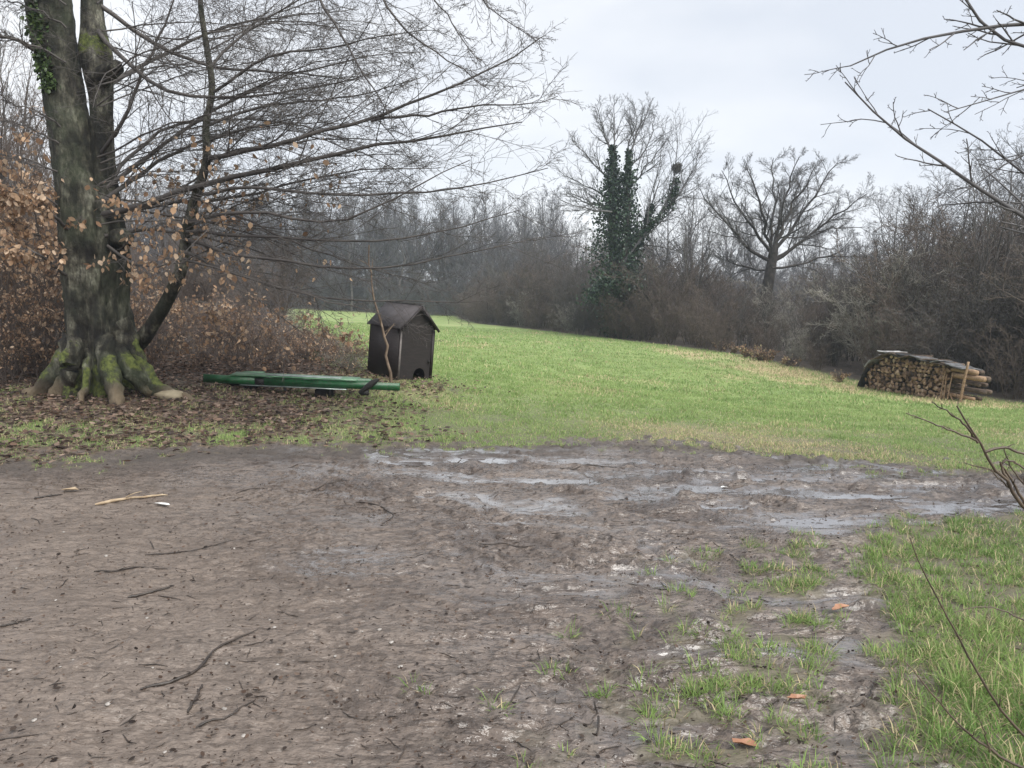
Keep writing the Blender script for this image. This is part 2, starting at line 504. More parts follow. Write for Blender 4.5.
def grass_mat():
    m, nt, bs = new_mat('grass_blade')
    a = nd(nt, 'ShaderNodeAttribute', attribute_name='col')
    ge = nt.nodes.new('ShaderNodeNewGeometry')
    va = nd(nt, 'ShaderNodeVectorMath', operation='MULTIPLY_ADD'); va.inputs[1].default_value = (0.5, 0.5, 0.5); va.inputs[2].default_value = (0, 0, 0.45)
    nt.links.new(ge.outputs['Normal'], va.inputs[0])
    vn = nd(nt, 'ShaderNodeVectorMath', operation='NORMALIZE'); nt.links.new(va.outputs[0], vn.inputs[0])
    nt.links.new(a.outputs['Color'], bs.inputs['Base Color']); nt.links.new(vn.outputs[0], bs.inputs['Normal'])
    bs.inputs['Roughness'].default_value = 0.55; bs.inputs['Specular IOR Level'].default_value = 0.3
    tr = nt.nodes.new('ShaderNodeBsdfTranslucent'); nt.links.new(a.outputs['Color'], tr.inputs[0])
    mx = nt.nodes.new('ShaderNodeMixShader'); mx.inputs[0].default_value = 0.35
    nt.links.new(bs.outputs[0], mx.inputs[1]); nt.links.new(tr.outputs[0], mx.inputs[2])
    nt.links.new(mx.outputs[0], nt.nodes['Material Output'].inputs[0])
    return m
M_grass = grass_mat()
M_ivy = col_mat('ivy_leaf', 0.4, 0.4)

def bark_mat():
    m, nt, bs = new_mat('beech_bark')
    st = noise(nt, 3.2, 6, 0.6, stretch=(2.2, 2.2, 0.8))
    base = ramp(nt, st, [(0.34, (0.010, 0.009, 0.008)), (0.45, (0.030, 0.027, 0.022)), (0.54, (0.080, 0.076, 0.060)), (0.68, (0.18, 0.178, 0.15))])
    fs = ramp(nt, noise(nt, 11, 6, 0.7, stretch=(2.0, 2.0, 0.8)), [(0.36, (0.30, 0.29, 0.27)), (0.5, (0.95, 0.95, 0.93)), (0.66, (1.9, 1.9, 1.85))])
    fm = nd(nt, 'ShaderNodeMix', data_type='RGBA', blend_type='MULTIPLY'); fm.inputs[0].default_value = 1
    nt.links.new(base, fm.inputs[6]); nt.links.new(fs, fm.inputs[7]); base = fm.outputs[2]
    gm = noise(nt, 1.6, 5, 0.6)
    alg = ramp(nt, gm, [(0.42, (0, 0, 0)), (0.62, (1, 1, 1))])
    base = mix(nt, nd_mul(nt, alg, 0.7), base, (0.034, 0.044, 0.024))
    a = nd(nt, 'ShaderNodeAttribute', attribute_name='moss')
    mn = noise(nt, 5.5, 7, 0.72)
    add = nd(nt, 'ShaderNodeMath', operation='ADD'); nt.links.new(a.outputs['Fac'], add.inputs[0]); nt.links.new(mn, add.inputs[1])
    mk = ramp(nt, add.outputs[0], [(0.76, (0, 0, 0)), (0.90, (1, 1, 1))])
    mcol = ramp(nt, noise(nt, 22, 3), [(0.35, (0.032, 0.044, 0.010)), (0.65, (0.115, 0.135, 0.032))])
    st2 = ramp(nt, noise(nt, 2.2, 5, 0.6), [(0.40, (0.35, 0.33, 0.30)), (0.58, (1.15, 1.15, 1.1))])
    fm2 = nd(nt, 'ShaderNodeMix', data_type='RGBA', blend_type='MULTIPLY'); fm2.inputs[0].default_value = 1
    nt.links.new(base, fm2.inputs[6]); nt.links.new(st2, fm2.inputs[7]); base = fm2.outputs[2]
    tp = nd(nt, 'ShaderNodeAttribute', attribute_name='tip').outputs['Fac']
    base = mix(nt, nd_mul(nt, tp, 0.8), base, (0.165, 0.125, 0.080))
    nt.links.new(mix(nt, mk, base, mcol), bs.inputs['Base Color'])
    bs.inputs['Roughness'].default_value = 0.72
    bs.inputs['Specular IOR Level'].default_value = 0.35
    bump(nt, bs, noise(nt, 7, 8, 0.7, stretch=(1.6, 1.6, 0.9)), 0.9, 0.06)
    return m
def nd_mul(nt, a, k):
    n = nd(nt, 'ShaderNodeMath', operation='MULTIPLY'); nt.links.new(a, n.inputs[0]); n.inputs[1].default_value = k
    return n.outputs[0]
M_beech = bark_mat()

# ------------------------------------------------------------------ ground sheet
def ground_lines():
    xs = [0.0]
    while xs[-1] < 6.6: xs.append(xs[-1] + 0.0135)
    s = 0.02
    while xs[-1] < 210: s *= 1.085; xs.append(xs[-1] + s)
    xs = np.array(xs); xs = np.r_[-xs[:0:-1], xs]
    ys = [2.05]
    while ys[-1] < 210:
        y = ys[-1]
        ys.append(y + max(0.0085, min(y * y / 1229 * 0.85, 0.05 if y < 9 else 0.05 * (y / 9) ** 2)))
    back = [2.05]; s = 0.03
    while back[-1] > -60: s *= 1.25; back.append(back[-1] - s)
    return xs, np.r_[np.array(back[:0:-1]), ys]

def build_ground():
    xs, ys = ground_lines()
    X, Y = np.meshgrid(xs, ys)
    sh = X.shape; x = X.ravel(); y = Y.ravel()
    mud, lit, wood, dry, verge = masks(x, y)
    dz, wet = detail(x, y, mud)
    z = gz(x, y) + dz
    V = np.stack([x, y, z], -1)
    ny, nx = sh
    b = (np.arange(ny - 1)[:, None] * nx + np.arange(nx - 1)[None, :]).ravel()
    Q = np.stack([b, b + 1, b + nx + 1, b + nx], -1)
    m, nt, bs = new_mat('ground')
    def att(n): return nd(nt, 'ShaderNodeAttribute', attribute_name=n).outputs['Fac']
    L = nt.links
    # mud
    n1 = noise(nt, 1.1, 6, 0.6)
    n2 = noise(nt, 14, 6, 0.65)
    mudc = ramp(nt, n1, [(0.33, (0.078, 0.060, 0.050)), (0.5, (0.132, 0.105, 0.088)), (0.68, (0.175, 0.145, 0.125))])
    fl = ramp(nt, n2, [(0.36, (0.35, 0.33, 0.31)), (0.48, (1, 1, 1)), (0.66, (1.1, 1.08, 1.04))])
    mm = nd(nt, 'ShaderNodeMix', data_type='RGBA', blend_type='MULTIPLY'); mm.inputs[0].default_value = 0.8
    L.new(mudc, mm.inputs[6]); L.new(fl, mm.inputs[7]); mudc = mm.outputs[2]
    for sc_, st_, lo, hi, k in ((7, (0.5, 1.5, 1), 0.53, 0.62, 0.55), (19, (0.5, 1.6, 1), 0.545, 0.60, 0.75), (46, (0.6, 1.5, 1), 0.55, 0.61, 0.8)):
        hole = ramp(nt, noise(nt, sc_, 4, 0.65, stretch=st_), [(lo, (0, 0, 0)), (hi, (1, 1, 1))])
        mudc = mix(nt, nd_mul(nt, hole, k), mudc, (0.034, 0.025, 0.020))
    mudc = mix(nt, att('edge'), mudc, (0.045, 0.036, 0.030))
    wetm = att('wet')
    mudc = mix(nt, nd_mul(nt, att('drier'), 0.45), mudc, (0.170, 0.134, 0.108))
    mudc = mix(nt, nd_mul(nt, wetm, 0.55), mudc, (0.075, 0.06, 0.052))
    # grass-covered soil
    gn = noise(nt, 0.55, 6, 0.65)
    gc = ramp(nt, gn, [(0.33, (0.16, 0.235, 0.070)), (0.52, (0.21, 0.285, 0.095)), (0.70, (0.26, 0.32, 0.12))])
    gfine = noise(nt, 10, 5, 0.7)
    gf = ramp(nt, gfine, [(0.34, (0.60, 0.62, 0.55)), (0.6, (1.12, 1.1, 1.0))])
    gm = nd(nt, 'ShaderNodeMix', data_type='RGBA', blend_type='MULTIPLY'); gm.inputs[0].default_value = 1
    L.new(gc, gm.inputs[6]); L.new(gf, gm.inputs[7]); gc = gm.outputs[2]
    gc = mix(nt, att('dry'), gc, (0.46, 0.385, 0.215))
    near = att('near')
    gc = mix(nt, near, gc, (0.105, 0.092, 0.060))
    # leaf litter and woodland floor
    ln = noise(nt, 17, 6, 0.7)
    lc = ramp(nt, ln, [(0.34, (0.035, 0.024, 0.018)), (0.5, (0.10, 0.066, 0.045)), (0.66, (0.20, 0.14, 0.10))])
    wc = ramp(nt, noise(nt, 3.0, 6, 0.7), [(0.35, (0.035, 0.028, 0.022)), (0.65, (0.10, 0.075, 0.058))])
    c = mix(nt, att('mud'), gc, mudc)
    c = mix(nt, att('litter'), c, lc)
    c = mix(nt, att('wood'), c, wc)
    L.new(c, bs.inputs['Base Color'])
    rg = ramp(nt, noise(nt, 1.6, 5, 0.6), [(0.38, (0.12,) * 3), (0.62, (0.44,) * 3)])
    dryz = att('drier')
    rg = mix(nt, dryz, rg, (0.50,) * 3)
    r1 = mix(nt, att('mud'), (0.85,) * 3, rg)
    r1 = mix(nt, att('edge'), r1, (0.9,) * 3)
    r2 = mix(nt, wetm, r1, (0.07,) * 3)
    L.new(r2, bs.inputs['Roughness'])
    bs.inputs['Specular IOR Level'].default_value = 0.6
    cw = nd(nt, 'ShaderNodeMath', operation='MULTIPLY_ADD', use_clamp=True); L.new(wetm, cw.inputs[0]); cw.inputs[1].default_value = 1.3; cw.inputs[2].default_value = 0.0
    L.new(cw.outputs[0], bs.inputs['Coat Weight']); bs.inputs['Coat Roughness'].default_value = 0.07; bs.inputs['Coat IOR'].default_value = 1.7
    hn = nd(nt, 'ShaderNodeMath', operation='MULTIPLY'); L.new(noise(nt, 13, 4, 0.6, stretch=(0.6, 1.3, 1)), hn.inputs[0])
    inv = nd(nt, 'ShaderNodeMath', operation='SUBTRACT'); inv.inputs[0].default_value = 1.0; L.new(wetm, inv.inputs[1])
    L.new(inv.outputs[0], hn.inputs[1])
    bump(nt, bs, hn.outputs[0], 0.9, 0.04)
    near = sst(15, 7.5, y)
    drier = np.clip(sst(0.3, -2.0, x + 0.55 * (y - 3.6) + 1.1 * fbm(x * 0.7, y * 0.9, 160, 3)) * 0.9 * sst(7.4, 5.5, y), 0, 1)
    edge = 0.9 * np.exp(-((y - mud_far(x) + 0.22 - 0.2 * fbm(x * 1.3, y * 1.3, 130, 2)) / 0.45) ** 2) * sst(-0.45, 0.25, fbm(x * 2.2, y * 3.5, 131, 3) + 0.45 * sst(2.0, -1.0, x))
    me = make_mesh('ground', V, Q, None, m, None, True, dict(mud=mud, litter=lit * (1 - wood * 0.3), wood=wood, dry=dry * (1 - mud), wet=wet, near=near, edge=edge, drier=drier))
    o = obj('ground', me); tag(o, kind='structure')
build_ground()

# ------------------------------------------------------------------ grass (far too many blades to count)
def blades(name, x, y, h, w, col, rng, lean=0.5, bdir=None):
    M = len(x)
    z = height(x, y) - 0.008
    p = np.stack([x, y, z], -1)
    a = rng.random(M) * 2 * math.pi
    s = np.stack([np.cos(a), np.sin(a), np.zeros(M)], -1)
    b = rng.random(M) * 2 * math.pi if bdir is None else bdir
    ln = np.abs(rng.normal(0, lean, M)) + 0.1
    dr = np.stack([np.cos(b) * ln, np.sin(b) * ln, np.ones(M)], -1); dr = unit(dr)
    dr2 = unit(dr + np.stack([np.cos(b) * ln, np.sin(b) * ln, -0.45 * ln], -1))
    m1 = p + dr * (h * 0.55)[:, None]; tip = m1 + dr2 * (h * 0.5)[:, None]
    hw = (s.T * w / 2).T
    V = np.stack([p - hw, p + hw, m1 + hw * 0.75, m1 - hw * 0.75, tip], 1).reshape(-1, 3)
    k = np.arange(M)[:, None] * 5
    Q = k + np.array([[0, 1, 2, 3]]); T = k + np.array([[3, 2, 4]])
    C = np.repeat(col, 5, axis=0)
    return make_mesh(name, V, Q, T, M_grass, C)

def grass_col(rng, x, y, dry, g1=(0.085, 0.150, 0.030), g2=(0.165, 0.240, 0.055)):
    M = len(x)
    n = 0.5 + 0.5 * np.clip(fbm(x * 0.7, y * 0.7, 31, 3) * 1.6, -1, 1)
    t = np.clip(n * 0.7 + rng.random(M) * 0.5 - 0.1, 0, 1)[:, None]
    c = np.array(g1) * (1 - t) + np.array(g2) * t
    dead = (rng.random(M) < 0.065 + 0.78 * dry)[:, None]
    straw = np.array([0.56, 0.47, 0.28]) * rng.uniform(0.55, 1.15, M)[:, None]
    return np.where(dead, straw, c)

def build_grass():
    rng = np.random.default_rng(5)
    # the verge at the lower right: tufts of long wet blades, and loose tufts out on the mud
    n = 19000
    tx = rng.uniform(-1.2, 5.4, n); ty = 1.9 + 4.2 * rng.random(n) ** 1.1
    mud, lit, wood, dry, verge = masks(tx, ty)
    gap = fbm(tx * 2.1, ty * 2.6, 79, 3)
    keep = (verge > 0.25 + 0.6 * rng.random(n)) & (rng.random(n) < sst(-0.42, 0.12, gap) * 0.92 + 0.08) & (ty < 6.1) & (tx < 0.72 * ty + 0.5)
    tx, ty = tx[keep], ty[keep]
    hand = []
    for px, py, k in [(680, 592, 5), (727, 592, 2), (690, 690, 8), (735, 690, 5), (625, 620, 3), (815, 547, 6), (800, 588, 5), (821, 624, 9), (775, 648, 6), (790, 685, 7), (823, 655, 5), (411, 684, 2), (486, 711, 2),
                      (556, 666, 3), (655, 692, 5), (870, 560, 5), (700, 672, 4), (555, 645, 2), (600, 690, 3), (650, 720, 4), (640, 575, 2), (760, 575, 3), (720, 640, 3), (850, 575, 6), (720, 700, 5)]:
        g = on_ground(px, py)
        for _ in range(k): hand.append((g[0] + rng.normal(0, 0.045), g[1] + rng.normal(0, 0.06)))
    hand = np.array(hand); nh = len(hand)
    tx = np.r_[tx, hand[:, 0]]; ty = np.r_[ty, hand[:, 1]]
    T = len(tx); per = 17
    solid = sst(-0.2, 0.8, tx - grass_near_x(ty)); big = rng.random(T) ** 1.5
    th = (0.040 + 0.035 * rng.random(T) + 0.11 * solid * big * sst(4.6, 2.7, ty)); th[-nh:] = 0.075 * rng.uniform(0.6, 1.2, nh)
    tr = 0.018 + 0.03 * rng.random(T)
    i = np.repeat(np.arange(T), per); a = rng.random(T * per) * 2 * math.pi; rr = tr[i] * np.sqrt(rng.random(T * per))
    x = tx[i] + np.cos(a) * rr; y = ty[i] + np.sin(a) * rr
    h = th[i] * rng.uniform(0.55, 1.35, len(x)); w = rng.uniform(0.0025, 0.0055, len(x))
    tuftdead = np.clip(rng.random(T) - 0.58, 0, 1) * 1.3 + 0.07; tuftdead[-nh:] = 0.03
    c = grass_col(rng, x, y, tuftdead[i], (0.095, 0.190, 0.036), (0.255, 0.360, 0.105)) * rng.uniform(0.7, 1.2, T)[i][:, None]
    o = obj('verge_grass', blades('verge_grass', x, y, h, w, c, rng, 1.0, a + rng.normal(0, 0.5, len(a))))
    tag(o, 'thick tufted wet grass at the lower right beside the mud', 'grass', kind='stuff')
    # meadow: nearer and farther part, one lawn
    xs, ys, hs, ws, cs = [], [], [], [], []
    for (y0, y1, n, hh, ww) in ((6.6, 10.5, 190000, 0.045, 0.006), (10.5, 16, 170000, 0.055, 0.010), (16, 27, 130000, 0.065, 0.018), (27, 50, 90000, 0.075, 0.034)):
        y = rng.uniform(y0, y1, n); x = rng.uniform(-0.72, 0.72, n) * y
        mud, lit, wood, dry, verge = masks(x, y)
        clump = 0.5 + 0.5 * np.clip(2 * fbm(x * 1.8, y * 1.8, 78, 3), -1, 1)
        g = (1 - mud) * (1 - wood) * (1 - 0.72 * lit * (1 - 0.6 * clump))
        keep = (g > 0.25 + 0.7 * rng.random(n)) & (verge < 0.5)
        x, y, dry, clump, lit = x[keep], y[keep], dry[keep], clump[keep], lit[keep]
        dry = np.clip(dry + 0.45 * lit, 0, 1)
        xs.append(x); ys.append(y)
        hs.append(hh * (0.45 + 1.1 * clump ** 1.6 + 0.6 * dry * (y > 14)) * rng.uniform(0.6, 1.4, len(x)))
        ws.append(ww * rng.uniform(0.6, 1.3, len(x)))
        cs.append(grass_col(rng, x, y, dry, (0.140, 0.235, 0.058), (0.295, 0.385, 0.135)))
    cat = np.concatenate
    o = obj('meadow_grass', blades('meadow_grass', cat(xs), cat(ys), cat(hs), cat(ws), cat(cs), rng, 0.6))
    tag(o, 'short green meadow grass running back to the wood', 'grass', kind='stuff')
build_grass()

LEAFCOLS = np.array([[0.15, 0.095, 0.068], [0.23, 0.155, 0.115], [0.09, 0.062, 0.048], [0.32, 0.235, 0.185], [0.055, 0.040, 0.034], [0.18, 0.135, 0.11], [0.075, 0.055, 0.045]])
COPPER = np.array([[0.42, 0.27, 0.165], [0.50, 0.345, 0.225], [0.30, 0.185, 0.115], [0.60, 0.45, 0.32], [0.36, 0.245, 0.16]])
def pick(rng, pal, M):
    return pal[rng.integers(0, len(pal), M)] * rng.uniform(0.7, 1.15, (M, 1))

def build_litter():
    rng = np.random.default_rng(8)
    n = 70000
    y = rng.uniform(6.7, 15, n); x = rng.uniform(-0.75, 0.3, n) * y
    mud, lit, wood, dry, verge = masks(x, y)
    keep = np.maximum(lit * 0.75, wood * (x < 0)) * 0.85 > rng.random(n)
    x, y = x[keep], y[keep]
    # a thin scatter over mud and verge
    n2 = 14000
    y2 = 2.2 + 6.2 * rng.random(n2) ** 1.3; x2 = rng.uniform(-0.72, 0.72, n2) * y2
    x = np.r_[x, x2]; y = np.r_[y, y2]
    M = len(x)
    z = height(x, y) + 0.012 + 0.03 * rng.random(M) * (y > 7)
    p = np.stack([x, y, z], -1)
    col = pick(rng, LEAFCOLS, M)
    col[-n2:] *= 0.55
    size = np.where(np.arange(M) < M - n2, 0.078, np.clip(0.012 * np.exp(rng.normal(0, 0.55, M)), 0.004, 0.028))
    d = unit(rng.normal(0, 1, (M, 3)) * np.array([1, 1, 0.22]))
    V, T, C = leaf_cards(p, size, rng, 0, col)
    V = V.reshape(M, 7, 3)
    c0 = V[:, 6:7]; V = c0 + (V - c0) * np.array([1, 1, 0.42])
    V[:, :, 2] = np.maximum(V[:, :, 2], (z - 0.012)[:, None])
    o = obj('leaf_litter', make_mesh('leaf_litter', V.reshape(-1, 3), None, T, M_leaf, C))
    tag(o, 'brown fallen leaves carpeting the ground around the big beech', 'leaf litter', kind='stuff')
build_litter()

# ------------------------------------------------------------------ trees: generators
def tree_meshes(seed, H, kind):
    """trunk and crown meshes for one bare tree standing on the origin."""
    rng = np.random.default_rng(seed)
    tb, cb = Buf(), Buf()
    K = 9
    base = np.array([[0, 0, -0.3], [0, 0, H * 0.25], [0, 0, H * 0.55], [0, 0, H * 0.95]])
    P = resample(base, K, H * 0.012, rng)[None]
    r0 = H * 0.013
    Rd = (r0 * np.linspace(1, 0.12, K))[None]
    if kind == 'pole':       # several thin upright stems from one stool
        m = 5
        P = np.empty((m, K, 3)); 
        for i in range(m):
            a = i * 2 * math.pi / m + rng.random(); sp = rng.uniform(0.10, 0.30) * H * 0.6
            pts = [[0.15 * math.cos(a), 0.15 * math.sin(a), -0.2], [sp * 0.35 * math.cos(a), sp * 0.35 * math.sin(a), H * 0.4], [sp * math.cos(a), sp * math.sin(a), H * rng.uniform(0.75, 1.0)]]
            P[i] = resample(pts, K, H * 0.010, rng)
        Rd = np.repeat((H * 0.0075 * np.linspace(1, 0.15, K))[None], m, 0)
        tb.tubes(P, Rd, 6)
        A, a = grow(rng, P, Rd, 11, 0.25, 0.98, 35, 12, 0.30, 5, 0.6, 0.006, 0.10, 0.12)
        B, b = grow(rng, A, a, 6, 0.15, 1, 42, 12, 0.55, 4, 0.6, 0.0045, 0.05, 0.15)
        Cc, c = grow(rng, B, b, 4, 0.15, 1, 42, 14, 0.6, 3, 0.7, 0.004, 0.02, 0.15)
        cb.tubes(A, a, 4); cb.tubes(B, b, 3); cb.tubes(Cc, c, 3)
    else:
        tb.tubes(P, Rd, 9)
        if kind == 'far':
            A, a = grow(rng, P, Rd, 20, 0.22, 0.99, 44, 10, 0.36, 6, 0.55, 0.012, 0.13, 0.10, tapl=0.62)
            B, b = grow(rng, A, a, 9, 0.15, 1, 40, 12, 0.46, 4, 0.6, 0.010, 0.08, 0.14)
            Cc, c = grow(rng, B, b, 6, 0.15, 1, 40, 14, 0.55, 3, 0.7, 0.008, 0.03, 0.15)
            D, d = grow(rng, Cc, c, 4, 0.2, 1, 38, 14, 0.6, 3, 0.8, 0.008, 0.02, 0.15)
        else:                # broad
            A, a = grow(rng, P, Rd, 15, 0.25, 0.97, 52, 10, 0.46, 7, 0.6, 0.010, 0.10, 0.13, tapl=0.5)
            B, b = grow(rng, A, a, 9, 0.15, 1, 42, 12, 0.46, 5, 0.6, 0.007, 0.06, 0.15)
            Cc, c = grow(rng, B, b, 7, 0.15, 1, 40, 14, 0.5, 4, 0.7, 0.006, 0.04, 0.15)
            D, d = grow(rng, Cc, c, 4, 0.2, 1, 38, 14, 0.6, 3, 0.8, 0.005, 0.02, 0.15)
        cb.tubes(A, a, 5); cb.tubes(B, b, 4); cb.tubes(Cc, c, 3); cb.tubes(D, d, 3)
    return tb.mesh('trunk', M_bark_far), cb

def shrub_buf(seed, H, stems=9, spread=0.55, leaves=0, rmin=0.004, dense=1.0, arch=0.0):
    rng = np.random.default_rng(seed)
    st, cb = Buf(), Buf()
    K = 7
    P = np.empty((stems, K, 3))
    for i in range(stems):
        a = i * 2.4 + rng.random(); s = H * spread * rng.uniform(0.25, 1.0); h = H * rng.uniform(0.65, 1.0)
        r = 0.18 * H * rng.random() * 0.6
        c, sn = math.cos(a), math.sin(a)
        pts = [[r * c, r * sn, -0.15], [(r + s * 0.3) * c, (r + s * 0.3) * sn, h * 0.5], [(r + s * 0.75) * c, (r + s * 0.75) * sn, h * (0.9 - 0.1 * arch)], [(r + s * (1 + 0.4 * arch)) * c, (r + s * (1 + 0.4 * arch)) * sn, h * (1.0 - 0.45 * arch)]]
        P[i] = resample(pts, K, H * 0.02, rng)
    Rd = np.repeat((H * 0.0055 * np.linspace(1, 0.2, K))[None], stems, 0)
    st.tubes(P, Rd, 5)
    A, a = grow(rng, P, Rd, int(11 * dense), 0.08, 0.98, 48, 14, 0.36, 5, 0.6, rmin, 0.07, 0.16)
    B, b = grow(rng, A, a, int(8 * dense), 0.1, 1, 46, 14, 0.52, 4, 0.7, rmin * 0.85, 0.03, 0.18)
    Cc, c = grow(rng, B, b, 4, 0.1, 1, 45, 16, 0.6, 3, 0.75, rmin * 0.75, 0.02, 0.2)
    cb.tubes(A, a, 4); cb.tubes(B, b, 3); cb.tubes(Cc, c, 3)
    lf = None
    if leaves:
        pts = np.concatenate([B[:, 1:].reshape(-1, 3), Cc[:, 1:].reshape(-1, 3)])
        wgt = np.clip(pn(pts[:, 0] * 2.4 + seed, pts[:, 2] * 2.8 + pts[:, 1] * 1.5, seed) + 0.15, 0.02, 1) ** 1.5
        sel = pts[rng.choice(len(pts), leaves, p=wgt / wgt.sum())] + rng.normal(0, 0.02, (leaves, 3))
        lf = sel
    return st, cb, lf

def make_shrub(seed, H, mat, name, label, cat, group, leafpal=None, leaves=0, lsize=0.06, **kw):
    st, cb, lf = shrub_buf(seed, H, leaves=leaves, **kw)
    t = thing(name, label, cat, group=group)
    obj('stem', st.mesh('stem', mat), t); obj('twigs', cb.mesh('twigs', mat), t)
    if lf is not None:
        rng = np.random.default_rng(seed + 500)
        V, T, C = leaf_cards(lf, lsize, rng, 0.5, pick(rng, leafpal, len(lf)))
        obj('foliage', make_mesh('foliage', V, None, T, M_leaf, C), t)
    return t

def place(proto, first, x, y, s, rz, label=None, dz=0.0, sz=None):
    o = proto if first else copy_tree(proto)
    o.location = (x, y, float(gz(x, y)) + dz)
    o.rotation_euler = (0, 0, rz)
    o.scale = (s, s, sz or s)
    if label: o['label'] = label
    return o

# ------------------------------------------------------------------ woods
def build_far_wood():
    rng = np.random.default_rng(21)
    protos = []
    for i in range(4):
        tm, cb = tree_meshes(100 + i, 15.0, 'far')
        t = thing('bare_tree', 'tall bare tree in the hazy wood beyond the far end of the meadow', 'tree', group='trees of the far wood')
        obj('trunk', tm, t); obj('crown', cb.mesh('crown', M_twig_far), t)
        protos.append(t)
    used = [False] * 4
    for row, (Y, n) in enumerate([(86, 28), (90, 28), (96, 28), (104, 28), (112, 28), (120, 28)]):
        for i in range(n):
            u = -0.74 + (0.06 + 0.74) * (i + rng.uniform(0.1, 0.9)) / n
            x = u * Y; y = Y + rng.uniform(-2, 2)
            k = int(rng.integers(0, 4)); s = rng.uniform(0.72, 1.02)
            hidden_left = u < -0.35
            place(protos[k], not used[k], x, y, s * (0.92 if row < 2 else 1.0), rng.random() * 6.28)
            used[k] = True
    for i in range(34):
        Y = rng.uniform(68, 92); u = 0.04 + 0.74 * (i + rng.random()) / 34
        k = int(rng.integers(0, 4)); o = place(protos[k], False, u * Y, Y, rng.uniform(0.45, 0.72), rng.random() * 6.28, 'bare tree in the distant wood behind the oak and the right hedge')
        o['group'] = 'distant trees behind the right hedge'
    sh = []
    for i in range(3):
        sh.append(make_shrub(300 + i, 4.2, M_twig_far, 'bare_shrub', 'grey leafless shrub in the far hedge at the end of the meadow', 'shrub', 'shrubs of the far hedge', rmin=0.010, stems=10, spread=0.6))
    us = [False] * 3
    for row, Y in enumerate((84, 88, 93, 99)):
        for i in range(26):
            u = -0.72 + 0.74 * (i + rng.random()) / 26
            k = int(rng.integers(0, 3))
            place(sh[k], not us[k], u * Y, Y + rng.uniform(-1, 1), rng.uniform(0.7, 1.5), rng.random() * 6.28); us[k] = True
    for i in range(30):
        Y = rng.uniform(58, 84); u = 0.14 + 0.62 * (i + rng.random()) / 30; k = int(rng.integers(0, 3))
        o = place(sh[k], not us[k], u * Y, Y, rng.uniform(0.9, 1.4), rng.random() * 6.28, 'grey leafless shrub in the distant scrub behind the right hedge'); us[k] = True
        o['group'] = 'shrubs of the distant scrub'
build_far_wood()

EDGE = np.array([[24, 13], [17.5, 15.6], [13.2, 17.6], [12.4, 19.2], [11.3, 21.2], [9.9, 24.5], [8.9, 30], [6.2, 38], [3.2, 46], [0.2, 54], [-2.8, 62], [-6, 82]], float)
def edge_at(s):
    L = np.r_[0, np.cumsum(np.linalg.norm(np.diff(EDGE, axis=0), axis=1))]
    d = s * L[-1]
    p = np.array([np.interp(d, L, EDGE[:, 0]), np.interp(d, L, EDGE[:, 1])])
    q = np.array([np.interp(d + 0.5, L, EDGE[:, 0]), np.interp(d + 0.5, L, EDGE[:, 1])])
    t = unit(q - p); 
    return p, np.array([t[1], -t[0]]), L[-1]

